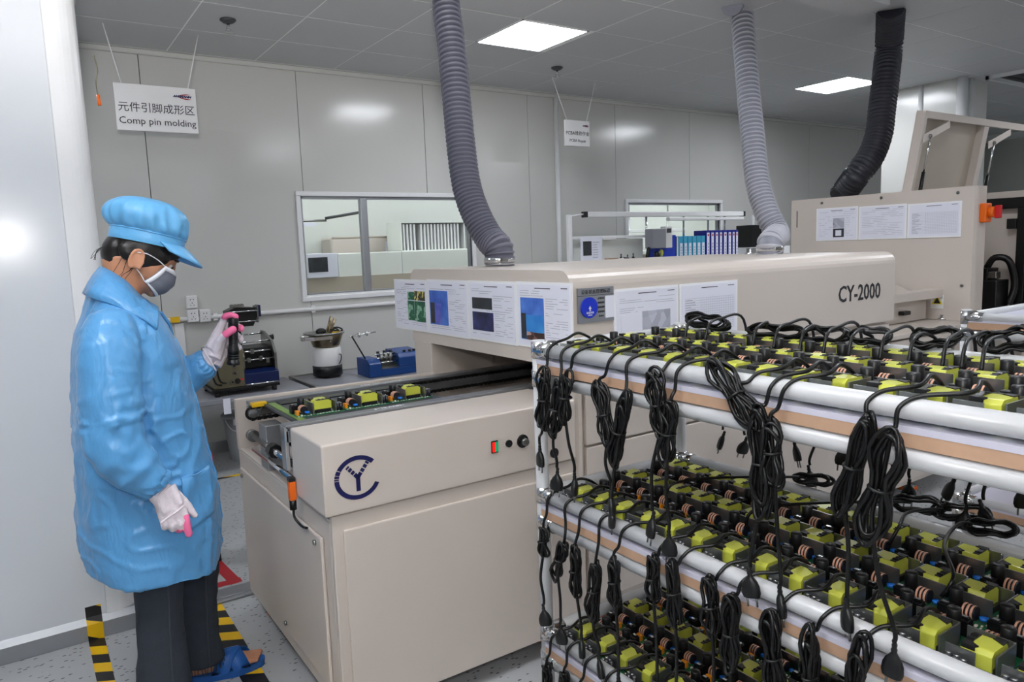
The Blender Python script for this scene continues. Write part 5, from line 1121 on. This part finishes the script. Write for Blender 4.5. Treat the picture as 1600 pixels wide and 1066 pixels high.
def mstrip(f0, f1, n, name):
    mb = MB(); vv = []
    for k in range(n): vv += [mask_pt(*f0(k/(n-1)), .0032), mask_pt(*f1(k/(n-1)), .0032)]
    mb.add(vv, [(2*k, 2*k+1, 2*k+3, 2*k+2) for k in range(n-1)], True); o = mb.build(name, 'mask_white', mask); o.modifiers.new('s', 'SOLIDIFY').thickness = .001
mstrip(lambda t: (-1+2*t, -.0), lambda t: (-1+2*t, .14), 25, 'top_hem'); mstrip(lambda t: (-1+2*t, .93), lambda t: (-1+2*t, 1.0), 25, 'bottom_hem')
for s_ in (-1, 1):
    mstrip(lambda t, s_=s_: (s_*1.0, t), lambda t, s_=s_: (s_*.93, t), 9, 'side_hem')
    MB().tube(spline([mask_pt(s_, .02, .003), hd_(.045, s_*.073, .022), hd_(.012, s_*.080, .024), hd_(-.012, s_*.079, .016)], 5), .0016, 6).build('ear_loop', 'mask_white', mask)
    MB().tube(spline([mask_pt(s_, .98, .003), hd_(.022, s_*.069, -.035), hd_(-.002, s_*.076, -.022), hd_(-.014, s_*.078, -.01)], 5), .0016, 6).build('ear_loop', 'mask_white', mask)
# ---- undershirt and coat
MB().loft([ell_ring((.262+.0, YM, 1.315), (1, 0, -.5), (0, 1, 0), .064, .066), ell_ring((.262, YM, 1.285), (1, 0, -.5), (0, 1, 0), .085, .10), ell_ring((.25, YM, 1.22), (1, 0, -.3), (0, 1, 0), .10, .13)]).build('undershirt', 'shirt_dark', person)
cm_ = MB(); rings = []
for z, xb, xf, hw, ex in ((1.325, .195, .295, .075, 2.2), (1.305, .170, .318, .125, 2.2), (1.275, .150, .340, .170, 2.3), (1.22, .126, .366, .190, 2.4), (1.15, .110, .392, .195, 2.5), (1.08, .101, .402, .195, 2.5), (.97, .089, .416, .197, 2.5), (.86, .080, .436, .203, 2.5), (.73, .071, .455, .212, 2.4), (.62, .067, .464, .220, 2.4), (.545, .072, .458, .222, 2.4), (.505, .085, .448, .220, 2.4)):
    rings.append([Vector((p.x, p.y, p.z+(.045*max(0, 1-1.6*(p.x-xb)/(xf-xb)) if z > 1.3 else 0)-(.030*((p.x-xb)/(xf-xb)) if z < .56 else 0)+(.02*(1-(p.x-xb)/(xf-xb)) if z < .56 else 0))) for p in ell_ring(((xb+xf)/2, YM, z), (1, 0, 0), (0, 1, 0), (xf-xb)/2, hw, 40, ex)])
cm_.loft(rings)
nE = Vector((.182, 2.180, .93)); nC = at(246, 757, y=2.165)
limb(cm_, [(.205, 2.280, 1.255), (.187, 2.222, 1.18), (.178, 2.196, 1.05), nE, nE.lerp(nC, .5)+Vector((-.004, 0, -.012)), nC], [.062, .076, .076, .074, .068, .042], 24)
fC = at(322, 567, y=2.57)
limb(cm_, [(.225, 2.56, 1.25), (.285, 2.60, 1.15), (.385, 2.61, 1.030), (.385, 2.61, 1.030+.002) if False else (.45, 2.60, 1.045), fC], [.06, .07, .066, .060, .043], 24)
vs, ns, fs = fuse(cm_, .0065, 2)
out = []
axn = (nC-nE).normalized()
def seg_d(p, a, b_):
    t_ = max(0, min(1, (p-a).dot(b_-a)/(b_-a).length_squared)); return (p-(a+(b_-a)*t_)).length, t_
for p, n_ in zip(vs, ns):
    z = p.z; f = 0
    dn, tn = seg_d(p, nE, nC); df, tf = seg_d(p, Vector((.385, 2.61, 1.03)), fC); du, tu_ = seg_d(p, Vector((.205, 2.285, 1.255)), nE)
    if dn < .095 or df < .09:                                   # gathered sleeve ends
        d_, t_, A, B = (dn, tn, nE, nC) if dn < .095 else (df, tf, Vector((.385, 2.61, 1.03)), fC)
        s_ = (p-A).dot((B-A).normalized())
        f += .0085*noise.noise(Vector((s_*26, p.x*7+p.z*5, p.y*9)))+.005*noise.noise(p*30)
        if t_ > .8: ang = math.atan2((p-B).dot(Vector((0, 1, 0))), (p-B).dot(Vector((0, 0, 1)))); f += .004*math.sin(ang*13)*(t_-.8)/.2
    elif du < .09:
        s_ = du; e_ = math.exp(-((p.z-.96)/.09)**2)
        r1 = 1-abs(noise.noise(Vector((p.x*6-p.z*4, p.y*5, p.z*3+2))))*2; r2 = 1-abs(noise.noise(Vector((p.x*9+p.z*22, p.y*7, p.z*16-p.x*12))))*2
        f += .008*noise.noise(Vector((p.x*7+p.z*2, p.y*7, p.z*3)))+.007*max(0, r1-.5)+(.005+.018*e_)*max(0, r2-.45)-.002
    else:
        k = min(1, max(.25, (1.27-z)/.3))
        a1 = noise.noise(Vector((p.x*6.5, p.y*6, z*1.3+4)))
        r1 = 1-abs(noise.noise(Vector((p.x*8-z*2.2, p.y*6, z*1.5+p.x*2))))*2; r2 = 1-abs(noise.noise(Vector((p.x*9+z*13, p.y*7, z*9-p.x*8))))*2
        f += k*(.015*a1+.014*max(0, r1-.5)+.011*max(0, r2-.55)-.002)+.0015*noise.noise(p*24)
        if z < .56: f += .005*math.sin((p.x+p.y*.7)*62)*noise.noise(p*9)
    out.append(p+n_*f)
coat = mesh_from(out, fs, 'coat', 'coat_blue', person)
tree_v = [v.copy() for v in out]
from mathutils.bvhtree import BVHTree
bvh = BVHTree.FromPolygons(tree_v, fs)
def on_coat(x, z, off=.003, dy=1):
    h_ = bvh.ray_cast(Vector((x, YM-dy, z)), Vector((0, dy, 0)))
    return (h_[0]+h_[1]*off*(1 if h_[1].y*dy < 0 else -1)) if h_[0] else None
# collar: strip round the neck with pointed front ends
def collar(sd):
    inn = [(.207, .0, 1.408), (.222, .05, 1.398), (.262, .073, 1.362), (.296, .065, 1.318), (.322, .048, 1.285)]
    ot_ = [(.160, .0, 1.338), (.166, .09, 1.326), (.222, .150, 1.300), (.280, .128, 1.262), (.315, .085, 1.228)]
    def onto_coat(p, o_):
        q_ = on_coat(p[0], p[2], o_, -sd); return (p[0], q_.y, p[2]) if q_ else p
    P1 = [(x, YM+sd*y, z) for x, y, z in inn]; P2 = [(x, YM+sd*y, z) for x, y, z in ot_]
    P2[3] = onto_coat(P2[3], .006); P2[4] = onto_coat(P2[4], .006); P1[4] = (P1[4][0]+.012, onto_coat(P1[4], .004)[1], P1[4][2])
    A, B = spline(P1, 5), spline(P2, 5)
    vv = []; n = len(A)
    for a, b_ in zip(A, B):
        for j in range(4):
            t_ = j/3; p = a.lerp(b_, t_); c0 = Vector((.24, YM, p.z)); vv.append(p+(p-c0).normalized()*.005*math.sin(PI*t_))
    mb = MB(); mb.add(vv, [(i*4+j, i*4+j+1, (i+1)*4+j+1, (i+1)*4+j) for i in range(n-1) for j in range(3)], True)
    o = mb.build('collar', 'coat_blue', coat); o.modifiers.new('s', 'SOLIDIFY').thickness = .006; o.modifiers['s'].offset = 0
collar(-1); collar(1)
# lapel fold on the far side, front seam, pocket, hem
lp = MB(); lv = [(.325, YM+.03, 1.275), (.352, YM+.0, 1.262), (.375, YM+.02, 1.225), (.386, YM+.05, 1.185), (.358, YM+.07, 1.21), (.335, YM+.06, 1.25)]
lp.add([Vector(p)+Vector((.006, 0, .004)) for p in lv], [(0, 1, 2, 3, 4, 5)]); lp = lp.build('lapel', 'coat_blue', coat); lp.modifiers.new('s', 'SOLIDIFY').thickness = .006
seam = []
for k in range(24):
    z = 1.19-.66*k/23; h_ = bvh.ray_cast(Vector((1.2, YM-.045, z)), Vector((-1, 0, 0)))
    if h_[0]: seam.append(h_[0]+Vector((.0005, 0, 0)))
MB().tube(seam, .0035, 6).build('front_seam', 'coat_blue', coat)
pk = []; nx_, nz_ = 14, 14
for i in range(nz_):
    for k in range(nx_):
        u, v = k/(nx_-1), i/(nz_-1); x = .335+.090*u; z = .80-.135*v-.02*(1-u)*v
        p = on_coat(x, z, .0035); pk.append(p if p else Vector((x, YM-.2, z)))
po = MB(); po.add(pk, [(i*nx_+k, i*nx_+k+1, (i+1)*nx_+k+1, (i+1)*nx_+k) for i in range(nz_-1) for k in range(nx_-1)], True); po = po.build('pocket', 'coat_blue', coat); po.modifiers.new('s', 'SOLIDIFY').thickness = .004
po2 = MB().tube([p+Vector((0, -.002, 0)) for p in pk[:nx_]], .003, 6).build('pocket_hem', 'coat_blue', po)
for C_, D_, nm in ((nC, (nC-nE).normalized(), 'cuff'), (fC, (fC-Vector((.45, 2.60, 1.045))).normalized(), 'cuff')):
    s1 = D_.cross(Vector((0, 1, 0))).normalized(); s2 = D_.cross(s1); rg = []
    for t_, r_ in ((-.012, .043), (-.004, .045), (.004, .043), (.012, .036)):
        rg.append([C_+D_*t_+(s1*math.cos(a)+s2*math.sin(a))*(r_+.0025*math.sin(a*15)) for a in [2*PI*k/60 for k in range(60)]])
    MB().loft(rg).build('cuff', 'coat_blue', coat)
# ---- trousers
tm = MB()
def leg(rows, y0):
    rg = []
    for z, xa, xb, yc, ry in rows: rg.append(ell_ring(((xa+xb)/2, yc, z), (1, 0, 0), (0, 1, 0), (xb-xa)/2, ry, 28, 2.3))
    tm.loft(rg)
leg([(.85, .15, .38, 2.34, .09), (.70, .19, .365, 2.335, .085), (.52, .205, .340, 2.33, .075), (.40, .196, .322, 2.325, .07), (.28, .188, .318, 2.32, .068), (.15, .174, .324, 2.315, .075), (.05, .164, .334, 2.312, .082)], 0)
leg([(.85, .20, .43, 2.50, .09), (.70, .28, .455, 2.51, .085), (.52, .335, .475, 2.52, .075), (.40, .338, .470, 2.53, .07), (.28, .330, .457, 2.54, .068), (.15, .325, .458, 2.545, .073), (.078, .322, .470, 2.548, .08)], 0)
tm.loft([ell_ring((.28, YM, .95), (1, 0, 0), (0, 1, 0), .14, .165, 28), ell_ring((.28, YM, .80), (1, 0, 0), (0, 1, 0), .15, .175, 28), ell_ring((.30, YM, .68), (1, 0, 0), (0, 1, 0), .11, .15, 28)])
vs, ns, fs = fuse(tm, .008, 3)
out = [p+n_*(.006*noise.noise(Vector((p.x*14, p.y*14, p.z*5)))-.006*abs(noise.noise(Vector((p.x*10, p.y*10, p.z*13))))+.002) for p, n_ in zip(vs, ns)]
tro = mesh_from(out, fs, 'trousers', 'denim', person)
tb = BVHTree.FromPolygons(out, fs)
for (xt, xb_) in ((.285, .262), (.425, .405)):
    sl = []
    for k in range(20):
        z = .62-.54*k/19; x = xt+(xb_-xt)*k/19; h_ = tb.ray_cast(Vector((x, 1.5, z)), Vector((0, 1, 0)))
        if h_[0]: sl.append(h_[0])
    if len(sl) > 2: MB().tube(sl, .0028, 6).build('side_seam', 'denim_thread', tro)
fg = MB()
for k in range(46):
    a = 2*PI*k/46; fg.tube([(.396+.074*math.cos(a), 2.548+.078*math.sin(a), .082), (.396+.076*math.cos(a)+rnd.uniform(-.004, .004), 2.548+.08*math.sin(a), .062+rnd.uniform(-.008, .006))], .0012, 4)
fg.build('frayed_hem', 'denim_thread', tro)['kind'] = 'stuff'
# ---- slippers
def slipper(ax_, ay_, dx, dy, lb):
    d = Vector((dx, dy, 0)).normalized(); s_ = Vector((-d.y, d.x, 0)); o = Vector((ax_, ay_, 0))
    fp = []
    for k in range(28):
        a = 2*PI*k/28; t_ = math.cos(a); w_ = .047 if t_ > 0 else .040; fp.append(o+d*(.060+.132*t_)+s_*(w_*math.sin(a)*(1-.12*max(0, -t_))))
    mb = MB(); mb.loft([[p+Vector((0, 0, 0)) for p in fp], [p+Vector((0, 0, .012)) for p in fp], [p+(p-(o+d*.06)).normalized()*.003+Vector((0, 0, .026)) for p in fp]])
    so_ = mb.build('slipper', 'slipper_blue', person)
    for (ta, tb_) in ((.045, .125), (.115, .06)):
        rg = []
        for k in range(13):
            q_ = k/12; a = PI*q_; t_ = ta+(tb_-ta)*q_; cpt = o+d*t_-s_*(.048*math.cos(a))+Vector((0, 0, .022+.058*math.sin(a)**.8*(1 if t_ < .09 else .86)))
            rg.append([cpt-d*.028, cpt+d*.028, cpt+d*.028+Vector((0, 0, .005)), cpt-d*.028+Vector((0, 0, .005))])
        MB().loft(rg).build('strap', 'slipper_blue', so_)
slipper(.405, 2.553, 1, -.16, ''); slipper(.268, 2.315, 1, -.10, '')
# ---- gloved hands
def glove(pal, fingers, thumb, name):
    g = MB()
    for a, b_, ra, rb in pal: limb(g, [a, b_], [ra, rb], 16, 4)
    tips = []
    for f in fingers+[thumb]:
        pts, rs, pink = f; limb(g, pts, rs, 12, 4); g.sphere(pts[-1], rs[-1]*1.0, 10, 8)
        if pink: tips.append((pts, rs))
    vs, ns, fs = fuse(g, .0035, 2)
    vs = [p+n_*.0012*noise.noise(p*90) for p, n_ in zip(vs, ns)]
    go = mesh_from(vs, fs, 'glove', 'glove_white', person); return go, tips
def tipped(go, pts, rs, frac):
    sp_ = spline(pts, 6); n = len(sp_); a = int(n*(1-frac)); sub = sp_[a:]; rr_ = [rs[-1]*1.16+.0012]*len(sub); rr_[0] *= .98
    mb = MB().tube(sub, rr_, 12); mb.sphere(sub[-1], rr_[-1], 12, 8); v, n_, f = fuse(mb, .003, 2); mesh_from(v, f, 'pink_fingertip', 'glove_pink', go)
A = lambda x, y, d: at(x, y, y=d)
# right hand hanging, back of the hand to the viewer
wn = A(243, 752, 2.168)
kn = [A(287, 800, 2.150), A(278, 808, 2.146), A(267, 813, 2.148), A(256, 815, 2.155)]
pal = [(A(232, 741, 2.17), wn, .026, .024), (wn, kn[0], .022, .0125), (wn, kn[1], .024, .0125), (wn, kn[2], .024, .012), (wn, kn[3], .022, .011), (A(243, 770, 2.162), A(262, 800, 2.150), .024, .016), (A(262, 762, 2.165), A(280, 790, 2.15), .022, .015)]
idx = ([kn[0], A(291, 812, 2.142), A(292, 823, 2.140), A(295, 834, 2.142)], [.0115, .0098, .0088, .0080], 1)
mid = ([kn[1], A(281, 818, 2.140), A(282, 826, 2.148), A(279, 827, 2.166)], [.0115, .0098, .009, .0085], 1)
rng = ([kn[2], A(269, 821, 2.140), A(270, 827, 2.152), A(268, 825, 2.172)], [.011, .0096, .009, .0085], 0)
lit = ([kn[3], A(256, 821, 2.146), A(257, 825, 2.158), A(257, 822, 2.176)], [.0098, .0086, .008, .0075], 0)
thb = ([A(272, 772, 2.175), A(290, 788, 2.175), A(298, 798, 2.172), A(304, 805, 2.170)], [.017, .013, .0105, .009], 0)
gn, _ = glove(pal, [idx, mid, rng, lit], thb, 'glove')
tipped(gn, idx[0], idx[1], .86); tipped(gn, mid[0], mid[1], .45)
sp_ = MB().tube(spline([A(252, 818, 2.136), A(264, 808, 2.128), A(276, 800, 2.130), A(288, 790, 2.142)], 5), .0028, 6).tube(spline([A(240, 783, 2.142), A(252, 770, 2.138), A(266, 758, 2.146)], 5), .0026, 6); sp_.build('glove_seam', 'glove_white', gn)
# left hand raised, closed round the flashlight
wf = A(320, 569, 2.57)
kf = [A(349, 502, 2.562), A(354, 510, 2.585), A(355, 521, 2.598), A(354, 533, 2.602)]
pal = [(A(308, 576, 2.575), wf, .027, .026), (wf, kf[0], .026, .012), (wf, kf[1], .027, .0125), (wf, kf[2], .027, .012), (wf, kf[3], .025, .011), (A(333, 560, 2.56), A(350, 520, 2.575), .027, .018), (A(329, 545, 2.56), A(344, 512, 2.565), .020, .014), (A(338, 572, 2.57), A(352, 545, 2.585), .018, .014)]
idx = ([kf[0], A(352, 494.5, 2.552), A(360, 492.5, 2.545), A(368, 495, 2.538)], [.0115, .0098, .009, .0082], 1)
mid = ([kf[1], A(364, 506, 2.592), A(375, 511, 2.578), A(376.5, 514, 2.552)], [.0115, .0098, .009, .0082], 1)
rng = ([kf[2], A(366, 521, 2.600), A(376, 528, 2.585), A(376.5, 532, 2.556)], [.011, .0096, .009, .0085], 0)
lit = ([kf[3], A(365, 536, 2.600), A(374, 542, 2.585), A(374, 545, 2.560)], [.0098, .0086, .008, .0075], 0)
thb = ([A(336, 548, 2.550), A(345, 529, 2.530), A(355, 521, 2.516), A(364, 515, 2.513)], [.017, .0125, .0112, .0098], 1)
gf, _ = glove(pal, [idx, mid, rng, lit], thb, 'glove')
tipped(gf, idx[0], idx[1], .82); tipped(gf, mid[0], mid[1], .36); tipped(gf, thb[0], thb[1], .52)
MB().tube(spline([A(317, 545, 2.545), A(326, 560, 2.535), A(338, 580, 2.545)], 5), .0028, 6).build('glove_seam', 'glove_white', gf)
# ---- flashlight
ft, fb = at(364.5, 497, y=2.540), at(364.5, 570, y=2.540)
ax_ = (fb-ft).normalized(); Lf = (fb-ft).length
fl = thing('flashlight', 'black flashlight gripped upright in the raised white glove', 'flashlight', tuple(fb))
def along(t_): return ft+ax_*Lf*t_
MB().tube([along(t_) for t_ in (0, .02, .23, .25, .27, .60, .64, .70, .78)], [.0145, .0165, .0165, .014, .0148, .0148, .0175, .0185, .0185], 20).build('barrel', 'black_metal', fl)
hdm = MB().tube([along(t_) for t_ in (.78, .79, .82, .825, .835, .84, .87, .875, .885, .89, .93, .94, .985, 1.0)], [.0185, .0195, .0195, .0175, .0175, .0195, .0195, .0175, .0175, .0195, .0195, .021, .0215, .0205], 22).build('lamp_head', 'black_metal', fl)
MB().tube([along(1.0), along(1.004)], .0175, 20).build('lens', 'chrome', hdm); MB().tube([along(-.025), along(0)], [.008, .009], 12).build('tail_button', 'black_rubber', fl)
for k in range(5): MB().tube([along(.32+.05*k), along(.335+.05*k)], .0153, 18).build('grip_ring', 'black_rubber', fl)
